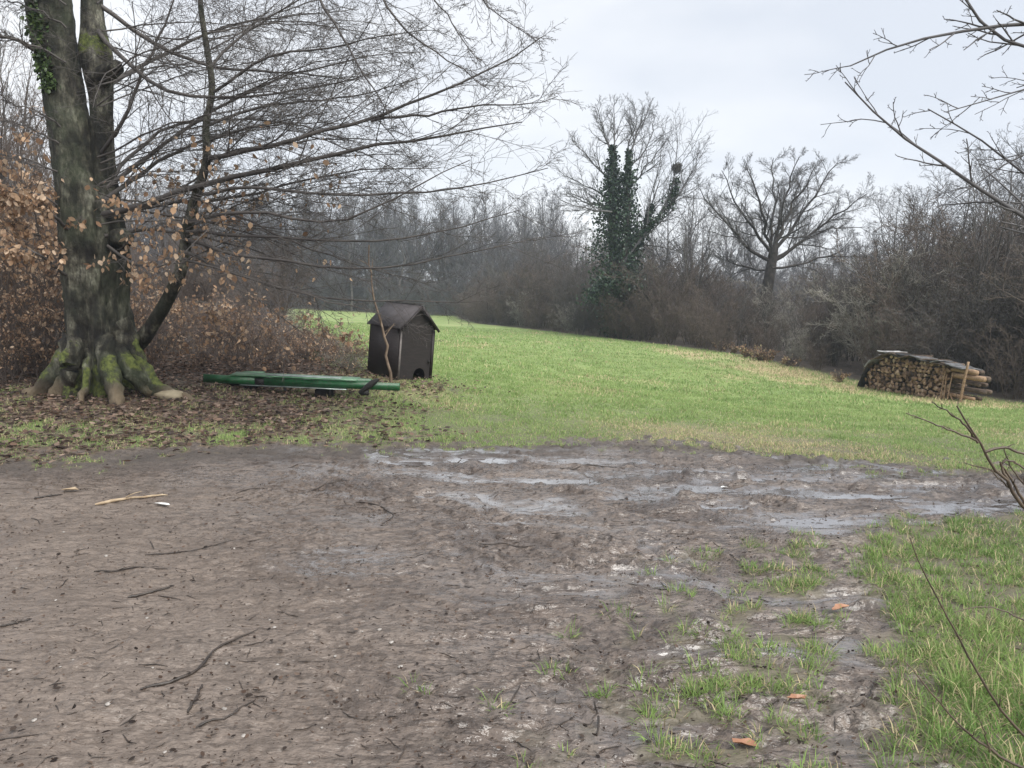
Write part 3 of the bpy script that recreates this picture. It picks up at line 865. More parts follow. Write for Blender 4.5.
def build_edge_wood():
    rng = np.random.default_rng(33)
    kinds = [(M_twig_brown, 'dark brown tangled leafless shrub on the wood edge right of the meadow'), (M_twig, 'nearly black leafless shrub on the wood edge right of the meadow'),
             (M_twig_lichen, 'leafless shrub with pale lichen grey twigs on the wood edge'), (M_twig_brown, 'dark brown tangled leafless shrub on the wood edge right of the meadow')]
    protos = [make_shrub(400 + i, 3.6, m, 'bare_shrub', lb, 'shrub', 'shrubs of the right wood edge', rmin=0.0085, stems=11, spread=0.62, dense=0.9) for i, (m, lb) in enumerate(kinds)]
    used = [False] * 4
    total = edge_at(0)[2]
    for row, (off, n, smin, smax) in enumerate([(0.6, 46, 0.45, 0.8), (1.9, 44, 0.75, 1.25), (4.0, 38, 1.0, 1.6), (7.0, 30, 1.2, 1.9)]):
        for i in range(n):
            f = ((i + rng.random()) / n) ** 1.25
            p, nrm, _ = edge_at(f * 0.97)
            q = p - nrm * (off + rng.uniform(-0.5, 0.5)) * -1
            if q[0] < np.interp(q[1], EDGE[::-1, 1][::-1], EDGE[::-1, 0][::-1]) - 0.3: q = p + nrm * off
            k = int(rng.choice(4, p=[0.38, 0.22, 0.08, 0.32])); px = 512 + FPX * q[0] / q[1]
            lim = float(np.interp(px, [690, 735, 850, 880], [1, 0.55, 0.60, 1]))
            place(protos[k], not used[k], q[0], q[1], rng.uniform(smin, smax) * lim, rng.random() * 6.28); used[k] = True
    # slender trees standing in the thicket
    pol = []
    for i in range(3):
        tm, cb = tree_meshes(500 + i, 6.5, 'pole')
        t = thing('thicket_tree', 'slender many stemmed bare tree in the thicket on the right', 'tree', group='trees of the right thicket')
        obj('trunk', tm, t); obj('crown', cb.mesh('crown', M_twig), t); pol.append(t)
    up = [False] * 3
    for row, (off, n) in enumerate([(2.6, 24), (5.5, 22), (9.5, 20)]):
        for i in range(n):
            f = 0.02 + 0.75 * ((i + rng.random()) / n) ** 1.2
            p, nrm, _ = edge_at(f)
            q = p + nrm * (off + rng.uniform(-0.8, 0.8))
            px = 512 + FPX * q[0] / q[1]
            s = rng.uniform(0.72, 1.05)
            if 700 < px < 870: s *= 0.5
            k = int(rng.integers(0, 3))
            place(pol[k], not up[k], q[0], q[1], s, rng.random() * 6.28); up[k] = True
    bt = []
    for i in range(2):
        tm, cb = tree_meshes(550 + i, 9.0, 'broad')
        t = thing('bare_tree', 'bare tree rising behind the shrubs of the right wood edge', 'tree', group='trees behind the right wood edge')
        obj('trunk', tm, t); obj('crown', cb.mesh('crown', M_twig_far), t); bt.append(t)
    ub = [False] * 2
    for (px, Y, s) in [(560, 66, 0.85), (585, 60, 0.8), (665, 52, 1.0), (690, 50, 1.05), (700, 46, 0.72), (730, 56, 0.85), (650, 58, 0.9), (830, 48, 0.55), (855, 42, 0.62), (890, 36, 0.78), (925, 32, 0.75),
                       (960, 30, 0.8), (1000, 28, 0.85), (1030, 26, 0.9), (1060, 30, 1.0), (910, 44, 0.9), (980, 40, 1.0), (1040, 38, 1.1), (540, 74, 0.9), (620, 64, 0.8)]:
        k = int(rng.integers(0, 2)); x = (px - 512) / FPX * Y
        place(bt[k], not ub[k], x, Y, s, rng.random() * 6.28); ub[k] = True
build_edge_wood()

def limb(pts, Y, r0, r1, K=10, wob=0.0, rng=RNG):
    """polyline of (px, py[, depth]) surveyed from the photo -> points, radii"""
    q = np.array([at(p[0], p[1], p[2] if len(p) > 2 else Y) for p in pts])
    P = resample(q, K, wob, rng)
    return P, np.linspace(r0, r1, K)

def stackl(ls):
    return np.stack([l[0] for l in ls]), np.stack([l[1] for l in ls])

M_oak = simple('oak_bark', (0.022, 0.019, 0.017), (0.055, 0.048, 0.042), 5, 0.85, 0.4, 0.02)

def build_oak():
    rng = np.random.default_rng(61)
    Y = 36.0
    t = thing('oak_tree', 'bare oak with a wide rounded crown standing in the hedge against the sky', 'tree', at(768, 330, Y))
    org = np.array(t.location)
    tr = [limb([(761, 335), (764, 304), (769, 280), (772, 262), (774, 248)], Y, 0.34, 0.20, 9)]
    L = [limb([(772, 262), (759, 259), (735, 234), (719, 210), (706, 192), (700, 180)], Y, 0.115, 0.018, 10, 0.05, rng),
         limb([(773, 252), (766, 225), (760, 195), (752, 165), (746, 150)], Y + 1, 0.115, 0.018, 10, 0.05, rng),
         limb([(774, 250), (778, 220), (786, 185), (795, 158), (800, 145)], Y, 0.115, 0.018, 10, 0.05, rng),
         limb([(774, 250), (790, 228), (808, 200), (826, 170), (838, 152)], Y - 1, 0.115, 0.018, 10, 0.05, rng),
         limb([(772, 262), (788, 255), (809, 233), (835, 212), (858, 195), (868, 186)], Y, 0.115, 0.018, 10, 0.05, rng),
         limb([(772, 268), (790, 268), (817, 258), (848, 254), (872, 258)], Y - 1, 0.075, 0.015, 10, 0.05, rng),
         limb([(770, 270), (752, 270), (732, 262), (715, 250)], Y + 1, 0.075, 0.015, 10, 0.05, rng),
         limb([(773, 255), (770, 230), (776, 200), (772, 170), (774, 146)], Y + 3, 0.115, 0.018, 10, 0.05, rng),
         limb([(773, 255), (760, 235), (740, 205), (728, 180), (722, 160)], Y + 2, 0.115, 0.018, 10, 0.05, rng),
         limb([(774, 258), (795, 245), (822, 225), (846, 222), (866, 224)], Y + 2, 0.075, 0.015, 10, 0.05, rng),
         limb([(774, 252), (782, 215), (805, 180), (816, 155)], Y - 2, 0.115, 0.018, 10, 0.05, rng)]
    tb = Buf(); P, Rd = stackl(tr); tb.tubes(P - org, Rd, 12)
    obj('trunk', tb.mesh('trunk', M_oak, True), t)
    cb = Buf(); P, Rd = stackl(L); P = P - org; Rd = Rd * 0.8; P[:, :, 2] = np.where(P[:, :, 2] > 3.2, 3.2 + (P[:, :, 2] - 3.2) * 0.90, P[:, :, 2]); cb.tubes(P, Rd, 7)
    A, a = grow(rng, P, Rd, 14, 0.12, 1.0, 42, 12, 0.34, 6, 0.45, 0.007, 0.04, 0.13)
    B, b = grow(rng, A, a, 12, 0.12, 1.0, 38, 12, 0.48, 4, 0.5, 0.0050, 0.05, 0.14)
    C, c = grow(rng, B, b, 6, 0.12, 1.0, 38, 12, 0.55, 4, 0.65, 0.0044, 0.04, 0.14)
    D, d = grow(rng, C, c, 4, 0.2, 1.0, 34, 12, 0.6, 3, 0.8, 0.0038, 0.03, 0.14)
    cb.tubes(A, a, 5)
    obj('limbs', cb.mesh('limbs', M_oak), t)
    tw = Buf(); tw.tubes(B, b, 4); tw.tubes(C, c, 3); tw.tubes(D, d, 3)
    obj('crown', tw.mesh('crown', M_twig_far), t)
build_oak()

def build_ivy_tree():
    rng = np.random.default_rng(71)
    Y = 42.0
    g = float(gz((618 - 512) / FPX * Y, Y))
    t = thing('ivy_clad_tree', 'tall bare tree with two stems wrapped in dark green ivy', 'tree', ((618 - 512) / FPX * Y, Y, g))
    org = np.array(t.location)
    tr = [limb([(618, 345), (617, 300), (614, 250), (611, 200), (613, 150)], Y, 0.42, 0.12, 10, 0.03, rng),
          limb([(620, 300), (626, 260), (627, 220), (627, 180), (629, 150)], Y - 0.6, 0.25, 0.10, 10, 0.03, rng)]
    L = [limb([(613, 160), (606, 135), (600, 115), (596, 104)], Y, 0.055, 0.012, 8, 0.05, rng),
         limb([(613, 160), (616, 135), (612, 118), (614, 104)], Y, 0.055, 0.012, 8, 0.05, rng),
         limb([(629, 155), (638, 130), (648, 112), (650, 102)], Y, 0.055, 0.012, 8, 0.05, rng),
         limb([(629, 155), (630, 135), (640, 118), (634, 104)], Y + 1, 0.05, 0.012, 8, 0.05, rng),
         limb([(612, 185), (596, 165), (582, 150), (572, 140)], Y, 0.055, 0.012, 8, 0.05, rng),
         limb([(612, 212), (590, 210), (575, 206), (560, 200)], Y - 1, 0.055, 0.012, 8, 0.05, rng),
         limb([(612, 205), (598, 190), (578, 182), (562, 176)], Y + 1, 0.05, 0.012, 8, 0.05, rng),
         limb([(628, 190), (645, 168), (660, 150), (668, 138)], Y, 0.055, 0.012, 8, 0.05, rng),
         limb([(622, 262), (640, 238), (648, 222), (652, 200), (660, 180)], Y, 0.10, 0.02, 8, 0.03, rng),
         limb([(624, 262), (655, 220), (668, 210), (673, 190), (677, 160), (678, 135)], Y - 1, 0.07, 0.015, 10, 0.03, rng),
         limb([(668, 210), (684, 190), (694, 165), (700, 150)], Y - 1, 0.05, 0.012, 8, 0.05, rng),
         limb([(611, 205), (588, 205), (578, 200), (566, 192)], Y + 2, 0.07, 0.012, 8, 0.03, rng),
         limb([(628, 170), (648, 148), (655, 128), (656, 115)], Y + 2, 0.05, 0.012, 8, 0.05, rng)]
    tb = Buf(); P, Rd = stackl(tr); tb.tubes(P - org, Rd, 10); obj('trunk', tb.mesh('trunk', M_twig), t)
    cb = Buf()
    parts = []
    for l in L:
        P, Rd = l[0][None] - org, l[1][None]
        cb.tubes(P, Rd, 6)
        P8 = resample(P[0], 8)[None]; parts.append((P8, np.interp(np.linspace(0, 1, 8), np.linspace(0, 1, Rd.shape[1]), Rd[0])[None]))
    P = np.concatenate([p for p, _ in parts]); Rd = np.concatenate([r for _, r in parts])
    A, a = grow(rng, P, Rd, 14, 0.12, 1.0, 42, 12, 0.55, 6, 0.55, 0.008, 0.05, 0.12)
    B, b = grow(rng, A, a, 8, 0.12, 1.0, 38, 12, 0.5, 4, 0.6, 0.0065, 0.04, 0.14)
    C, c = grow(rng, B, b, 5, 0.12, 1.0, 36, 12, 0.55, 4, 0.7, 0.0055, 0.03, 0.14)
    cb.tubes(A, a, 5); cb.tubes(B, b, 4); cb.tubes(C, c, 3)
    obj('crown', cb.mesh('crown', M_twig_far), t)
    # ivy: leaf-sized faces in uneven clumps along the stems
    pts = []
    def clothe(px_pts, Yd, rad, n):
        q = resample(np.array([at(p[0], p[1], Yd) for p in px_pts]), 40) - org
        rr = np.interp(np.linspace(0, 1, 40), np.linspace(0, 1, len(rad)), rad)
        k = rng.integers(0, 40, n)
        d = unit(rng.normal(0, 1, (n, 3)) * np.array([1, 1, 0.7]))
        an = np.arctan2(d[:, 1], d[:, 0])
        lump = 0.62 + 0.75 * pn(k * 0.55 + 3, an * 1.1 + 2.2, 7) + 0.45 * pn(k * 1.3, an * 2.5, 8) + 0.2 * rng.random(n)
        lump = np.maximum(lump, 0.25) * np.where(rng.random(n) < 0.08, 1.5, 1.0)
        pts.append(q[k] + d * (rr[k] * lump * rng.uniform(0.55, 1.1, n))[:, None])
    clothe([(617, 340), (616, 290), (614, 245), (612, 200), (613, 148)], Y, [0.8, 1.25, 1.35, 0.85, 0.13], 9500)
    clothe([(622, 300), (627, 250), (627, 200), (629, 152)], Y - 0.6, [0.9, 1.15, 0.70, 0.11], 5200)
    clothe([(624, 268), (640, 240), (648, 222), (652, 205)], Y, [0.7, 0.45, 0.42, 0.12], 1000)
    clothe([(640, 236), (660, 217), (669, 208), (674, 190)], Y - 1, [0.16, 0.20, 0.42, 0.16], 600)
    clothe([(668, 200), (673, 190), (677, 178)], Y - 1, [0.30, 0.28, 0.12], 220)
    clothe([(588, 300), (604, 280), (640, 285)], Y - 1.5, [0.5, 0.9, 0.6], 1300)
    p = np.concatenate(pts)
    pal = np.array([[0.020, 0.040, 0.026], [0.034, 0.062, 0.036], [0.050, 0.085, 0.050], [0.016, 0.030, 0.022]])
    V, T, Cc = leaf_cards(p, 0.15, rng, 0.3, pick(rng, pal, len(p)))
    obj('ivy', make_mesh('ivy', V, None, T, M_ivy, Cc), t)
    # the ball of twigs high in the right limb
    n = 200; c0 = at(677, 168, Y - 1)
    d = unit(rng.normal(0, 1, (n, 3))); e = unit(rng.normal(0, 1, (n, 3)))
    A = d * 0.26 * rng.uniform(0.5, 1, (n, 1)); Bv = A * 0.2 + e * 0.30
    P = np.stack([A, (A + Bv) * 0.62, Bv], 1)
    nb = Buf(); nb.tubes(P, np.full((n, 3), 0.011), 3)
    o = obj('bird_nest', nb.mesh('bird_nest', M_twig), None, c0)
    tag(o, 'dark round ball of twigs high in the ivy clad tree', 'nest')
build_ivy_tree()

# ------------------------------------------------------------------ the big beech on the left
def build_beech():
    rng = np.random.default_rng(81)
    Y = 10.6
    base = on_ground(98, 385)
    base = np.array([at(98, 300, Y)[0], Y, float(gz(at(98, 300, Y)[0], Y))])
    t = thing('beech_tree', 'big old beech with two trunks, mossy roots and long bare boughs', 'tree', base)
    m_px = Y / FPX
    def loft(path, sides, seed, Kr=60):
        """path rows: px, py, depth offset, radius, fluting"""
        rows = np.array([[*at(p[0], p[1], Y + p[2]), p[3], p[4]] for p in path])
        q5 = resample(rows, Kr); q = q5[:, :3] - base; zr = q5[:, 3]; fl = q5[:, 4]
        th = np.arange(sides) * 2 * math.pi / sides
        TH, KK = np.meshgrid(th, np.arange(Kr))
        tw = KK * 0.012
        f = 1 + fl[:, None] * (0.55 * np.cos(5 * TH + seed + tw * 2) + 0.35 * np.cos(8 * TH + seed * 2.3 - tw) + 0.30 * np.cos(3 * TH + 1.3))
        f += 0.06 * pn(TH * 3.0, KK * 0.35, int(seed * 10)) + 0.03 * pn(TH * 9, KK * 0.8, int(seed * 10) + 3)
        tan = unit(np.gradient(q, axis=0)); n1 = unit(np.cross(tan, np.array([0, 1.0, 0.05]))); n2 = np.cross(tan, n1)
        V = q[:, None] + (n1[:, None] * np.cos(TH)[..., None] + n2[:, None] * np.sin(TH)[..., None]) * (zr[:, None] * f)[..., None]
        b = (np.arange(Kr - 1)[:, None] * sides); j = np.arange(sides); j2 = (j + 1) % sides
        Q = np.stack([b + j, b + j2, b + sides + j2, b + sides + j], -1).reshape(-1, 4)
        return V.reshape(-1, 3), Q
    bb = Buf(); mossv = []
    # foot and left trunk
    V, Q = loft([(101, 404, 0, .46, .40), (100, 385, 0, .44, .38), (99, 365, 0, .42, .34), (98, 340, 0, .40, .26), (94, 300, 0, .37, .16), (89, 250, 0, .36, .12), (84, 200, 0, .325, .09),
                 (76, 160, 0, .285, .07), (68, 120, 0, .25, .05), (61, 75, 0, .245, .05), (54, 40, 0, .265, .04), (48, 0, 0, .28, .04), (43, -40, 0, .28, .03), (30, -140, 0, .26, .03)], 72, 1.0, 110)
    bb.add(V, Q); mossv.append(V)
    V, Q = loft([(104, 345, .05, .30, .16), (106, 300, .05, .27, .14), (107, 262, .05, .28, .12), (105, 235, .05, .27, .10), (103, 200, .05, .21, .08), (102, 160, .05, .155, .06), (102, 125, .05, .14, .06), (101, 95, .05, .145, .06), (98, 70, .05, .19, .07),
                 (95, 50, .05, .215, .09), (93, 32, .05, .15, .06), (92, 0, .05, .13, .05), (92, -30, .05, .13, .05), (96, -110, .05, .12, .05)], 40, 2.2, 80)
    bb.add(V, Q); mossv.append(V)
    V, Q = loft([(118, 238, -.1, .14, .2), (126, 240, -.2, .10, .25), (130, 243, -.24, .07, .3), (131, 244, -.25, .01, .3)], 14, 1.4, 16)   # broken bough by the fork
    bb.add(V, Q); mossv.append(V)
    # snapped stub on the right trunk
    V, Q = loft([(97, 80, 0, .15, .1), (106, 74, -.12, .125, .1), (114, 68, -.2, .10, .14), (120, 66, -.26, .085, .2), (121, 65.5, -.265, .02, .2)], 16, 3.1, 20)
    bb.add(V, Q); mossv.append(V)
    Vall = np.concatenate(bb.v)
    moss = 0.24 * sst(0.75, 0.15, Vall[:, 2]) + 0.10 * sst(1.6, 0.4, Vall[:, 2])
    zz = Vall[:, 2] + base[2]
    top = sst(0.35, 0.0, np.abs(zz - at(92, 44, Y)[2])) * (Vall[:, 0] > at(80, 44, Y)[0] - base[0])
    moss = np.maximum(moss, 0.40 * top)
    me = make_mesh('trunk', Vall, np.concatenate(bb.q), None, M_beech, None, True, dict(moss=moss))
    obj('trunk', me, t)
    # roots: buttresses running out over the leaves
    for pts, r0 in [([(76, 335), (62, 366), (40, 380), (12, 386)], 0.125), ([(80, 340), (70, 370), (60, 388), (46, 399)], 0.14), ([(90, 352), (86, 378), (83, 391), (78, 401)], 0.075),
                    ([(106, 345), (110, 372), (114, 388), (118, 401)], 0.175), ([(114, 345), (128, 368), (148, 382), (178, 391)], 0.12), ([(118, 330), (132, 358), (156, 373), (204, 383)], 0.125),
                    ([(122, 320), (138, 354), (156, 368), (178, 375)], 0.07)]:
        n = len(pts); q = []
        for i, p in enumerate(pts):
            d = -0.30 - 0.22 * i + (0.22 * i if p[0] > 128 else 0.0) + (0.16 * i if p[0] < 66 else 0)
            w = at(p[0], p[1], Y + d)
            if i >= 2:
                gg = float(height(w[0], w[1])[0]); w[2] = gg + (0.085 if i == 2 else -0.035)
            q.append(w)
        P = resample(np.array(q), 16, 0.012, rng) - base
        s = np.linspace(0, 1, 16)
        rad = r0 * (1.1 - 0.62 * s) * (1 - 0.75 * sst(0.84, 1.0, s))
        sides = 14
        tan = unit(np.gradient(P, axis=0)); n1 = unit(np.cross(tan, np.array([0, 0, 1.0]))); n2 = np.cross(n1, tan)
        th = np.arange(sides) * 2 * math.pi / sides; TH, KK = np.meshgrid(th, np.arange(16))
        f = 1 + 0.22 * pn(TH * 1.2 + r0 * 40, KK * 0.6, 5) + 0.1 * pn(TH * 3, KK * 1.3, 6)
        V = P[:, None] + (n1[:, None] * (np.cos(TH) * 0.82)[..., None] + n2[:, None] * (np.sin(TH) * 1.25)[..., None]) * (rad[:, None] * f)[..., None]
        b = (np.arange(15)[:, None] * sides); j = np.arange(sides); j2 = (j + 1) % sides
        Q = np.stack([b + j, b + j2, b + sides + j2, b + sides + j], -1).reshape(-1, 4)
        up = np.clip((np.sin(TH) + 0.2), 0, 1)
        ms = 0.06 + 0.34 * up * sst(0.0, 0.35, s)[:, None] * sst(0.85, 0.5, s)[:, None]
        obj('root', make_mesh('root', V.reshape(-1, 3), Q, None, M_beech, None, True, dict(moss=ms.ravel(), tip=(sst(0.50, 0.85, s)[:, None] * np.ones_like(ms)).ravel())), t)
    # side stem that bends up out of the root collar
    sb = Buf()
    P, _ = limb([(128, 352, 10.7), (143, 340, 10.5), (165, 305, 10.3), (182, 270, 10.2), (185, 250, 10.2), (187, 228, 10.2), (198, 190, 10.1), (209, 158, 10.1), (204, 127, 10.1), (214, 92, 10.0), (208, 55, 10.0), (199, 0, 10.0), (205, -60, 10.0)], Y, 1, 1, 44, 0.0)
    rs = np.interp(np.linspace(0, 1, 44), [0, 0.12, 0.4, 0.6, 1], [0.13, 0.092, 0.070, 0.046, 0.026])
    sb.tubes((P - base)[None], rs[None], 10)
    obj('side_stem', sb.mesh('side_stem', M_beech, True), t)
    # boughs
    br = [
        ([(209, 158, 10.1), (250, 150), (310, 135), (332, 129), (371, 121), (398, 107), (432, 94), (477, 79), (522, 51), (540, 38)], 9.6, 0.042, 0.008),
        ([(371, 121, 9.6), (432, 113), (486, 104), (531, 106), (558, 96)], 9.5, 0.022, 0.005),
        ([(98, 216, 10.5), (118, 213, 10.3), (146, 202, 10.2), (195, 187, 10.0), (250, 173), (323, 157), (371, 145), (416, 142), (456, 132), (501, 122), (522, 122)], 9.7, 0.060, 0.008),
        ([(196, 195, 10.1), (250, 184), (300, 194), (341, 197), (401, 194), (438, 190), (501, 182), (548, 168)], 9.4, 0.030, 0.006),
        ([(188, 222, 10.1), (250, 206), (289, 219), (332, 227), (365, 215), (401, 194), (430, 178), (470, 160)], 9.2, 0.032, 0.006),
        ([(187, 232, 10.1), (260, 236), (330, 243), (412, 240), (480, 221), (520, 210)], 9.3, 0.030, 0.005),
        ([(186, 240, 10.1), (250, 258), (330, 270), (400, 267), (482, 250), (541, 237)], 9.2, 0.030, 0.005),
        ([(185, 252, 10.1), (230, 272), (280, 290), (330, 301), (400, 301), (482, 301)], 9.4, 0.026, 0.005),
        ([(184, 258, 10.1), (215, 268), (270, 285), (330, 300), (372, 312)], 9.0, 0.022, 0.005),
        ([(300, -60, 9.6), (317, 0), (332, 18), (356, 67), (383, 100), (392, 120)], 9.4, 0.028, 0.006),
        ([(350, -60, 9.4), (380, 0), (401, 27), (432, 51), (462, 70), (490, 90)], 9.2, 0.024, 0.005),
        ([(395, -60, 9.2), (432, 0), (452, 20), (466, 45), (480, 62)], 9.1, 0.016, 0.005),
        ([(460, -50, 9.2), (480, 0), (500, 18), (524, 30), (540, 45)], 9.2, 0.013, 0.004),
        ([(214, 92, 10.0), (250, 62), (285, 50), (330, 48), (380, 36), (440, 30)], 9.8, 0.024, 0.005),
        ([(205, 127, 10.1), (240, 110), (290, 102), (350, 98), (420, 78)], 10.2, 0.026, 0.005),
        ([(208, 70, 10.0), (245, 30), (285, 8), (340, -20)], 10.4, 0.026, 0.006),
        ([(96, 28, 10.6), (112, 48, 10.4), (128, 66, 10.3), (150, 85), (175, 100), (230, 98), (300, 92), (380, 70)], 9.9, 0.040, 0.006),
        ([(102, 152, 10.5), (125, 120, 10.2), (140, 80), (165, 30), (180, -20)], 10.2, 0.035, 0.010),
        ([(92, 0, 10.6), (130, 30), (170, 55), (230, 70), (300, 72), (360, 80)], 10.8, 0.040, 0.006),
        ([(104, 200, 10.4), (150, 165), (200, 140), (260, 125), (330, 112)], 11.2, 0.040, 0.006),
        ([(104, 190, 10.5), (135, 150), (170, 120), (220, 118), (290, 122), (350, 140)], 11.6, 0.040, 0.006),
        ([(100, 90, 10.5), (150, 60), (220, 25), (290, 15), (350, 10)], 11.8, 0.045, 0.006),
        ([(104, 236, 10.4), (150, 228), (200, 236), (255, 250), (310, 272)], 10.9, 0.035, 0.005),
        ([(108, 246, 10.4), (140, 268), (160, 268), (185, 262), (230, 240)], 9.8, 0.026, 0.005),
        ([(70, 230, 10.3), (50, 215), (25, 195), (-10, 185)], 9.9, 0.030, 0.006),
        ([(66, 275, 10.2), (40, 255), (15, 245), (-15, 250)], 9.7, 0.028, 0.006),
        ([(50, 60, 10.5), (20, 40), (-10, 35), (-40, 20)], 10.2, 0.040, 0.006),
        ([(100, 218, 10.5), (165, 200), (225, 205), (290, 180), (370, 168), (440, 168)], 10.6, 0.035, 0.005),
        ([(101, 192, 10.5), (160, 150), (215, 108), (270, 80), (335, 60), (420, 52)], 10.9, 0.040, 0.005),
        ([(196, 200, 10.1), (240, 215), (300, 245), (350, 262), (430, 285)], 9.7, 0.022, 0.005),
    ]
    for i in range(30):      # more boughs off the side stem and both trunks, spreading in flat layers
        py = rng.uniform(-40, 240); px = float(np.interp(py, [-60, 0, 55, 92, 127, 158, 190, 228, 250], [205, 199, 208, 214, 204, 209, 198, 187, 185])) if i % 2 else rng.uniform(96, 102)
        ex = px + rng.uniform(110, 250) * (1.0 if i % 2 else 1.1); ey = py - rng.uniform(-50, 60) - 0.08 * (ex - px)
        y0 = 10.1; y1 = y0 + rng.uniform(-1.8, 2.6)
        br.append(([(px, py, y0), (px * 0.7 + ex * 0.3, py * 0.7 + ey * 0.3 - 14, y0 * 0.7 + y1 * 0.3), (px * 0.35 + ex * 0.65, py * 0.35 + ey * 0.65 - 12, y0 * 0.35 + y1 * 0.65), (ex, ey, y1)], y1, rng.uniform(0.009, 0.017), 0.003))
    for i in range(9):       # and a few to the left
        py = rng.uniform(0, 260); ex = rng.uniform(-90, 10)
        br.append(([(66, py, 10.4), (40, py - 18, 10.2), (ex * 0.5 + 10, py - 30, 10.0), (ex, py - 40 + rng.uniform(-20, 30), 9.8)], 9.8, 0.018, 0.004))
    ls = [limb(p, y0, r0, r1, 14, 0.012, rng) for p, y0, r0, r1 in br]
    P, Rd = stackl(ls); P = P - base; Rd = Rd * 0.82
    cb = Buf(); cb.tubes(P, Rd, 7)
    A, a = grow(rng, P, Rd, 15, 0.08, 1.0, 40, 14, 0.32, 7, 0.34, 0.0034, -0.005, 0.11, flat=0.5, tapl=0.45)
    B, b = grow(rng, A, a, 9, 0.10, 1.0, 42, 10, 0.45, 5, 0.6, 0.0026, 0.0, 0.12, flat=0.55)
    C, c = grow(rng, B, b, 4, 0.15, 1.0, 42, 12, 0.5, 4, 0.7, 0.0024, 0.02, 0.13, flat=0.7)
    cb.tubes(A, a, 4); cb.tubes(B, b, 3); cb.tubes(C, c, 3)
    obj('crown', cb.mesh('crown', M_twig), t)
    # brown leaves still hanging on the inner twigs
    pts = np.concatenate([B[:, 2:].reshape(-1, 3), C[:, 1:].reshape(-1, 3)]) + base
    pxx = 512 + FPX * pts[:, 0] / pts[:, 1]
    zz = pts[:, 2]
    w = sst(290, 120, pxx) * sst(3.8, 2.6, zz) * sst(0.5, 0.9, zz) * (pts[:, 1] < 11.5)
    w = w * (0.25 + 1.2 * np.clip(pn(pts[:, 0] * 2.3, pts[:, 2] * 2.6, 15), 0, 1))
    w = np.maximum(w, 0.012 * (pxx < 360) * (zz < 3.6))
    sel = pts[rng.random(len(pts)) < w * 0.32]
    V, T, Cc = leaf_cards(sel - base, 0.075, rng, 0.9, pick(rng, COPPER, len(sel)))
    obj('foliage', make_mesh('foliage', V, None, T, M_leaf, Cc), t)
    # ivy creeping up the left trunk
    n = 900; py = rng.uniform(-10, 90, n); cx = np.interp(py, [-10, 30, 60, 90], [32, 36, 42, 50]) + rng.normal(0, 4.0, n)
    q = np.array([at(cx[i], py[i], Y - 0.26 + rng.uniform(-0.05, 0.04)) for i in range(n)]) - base
    V, T, Cc = leaf_cards(q, 0.06, rng, 0.5, pick(rng, np.array([[0.06, 0.10, 0.03], [0.10, 0.15, 0.05], [0.03, 0.055, 0.02]]), n))
    obj('ivy', make_mesh('ivy', V, None, T, M_ivy, Cc), t)
build_beech()

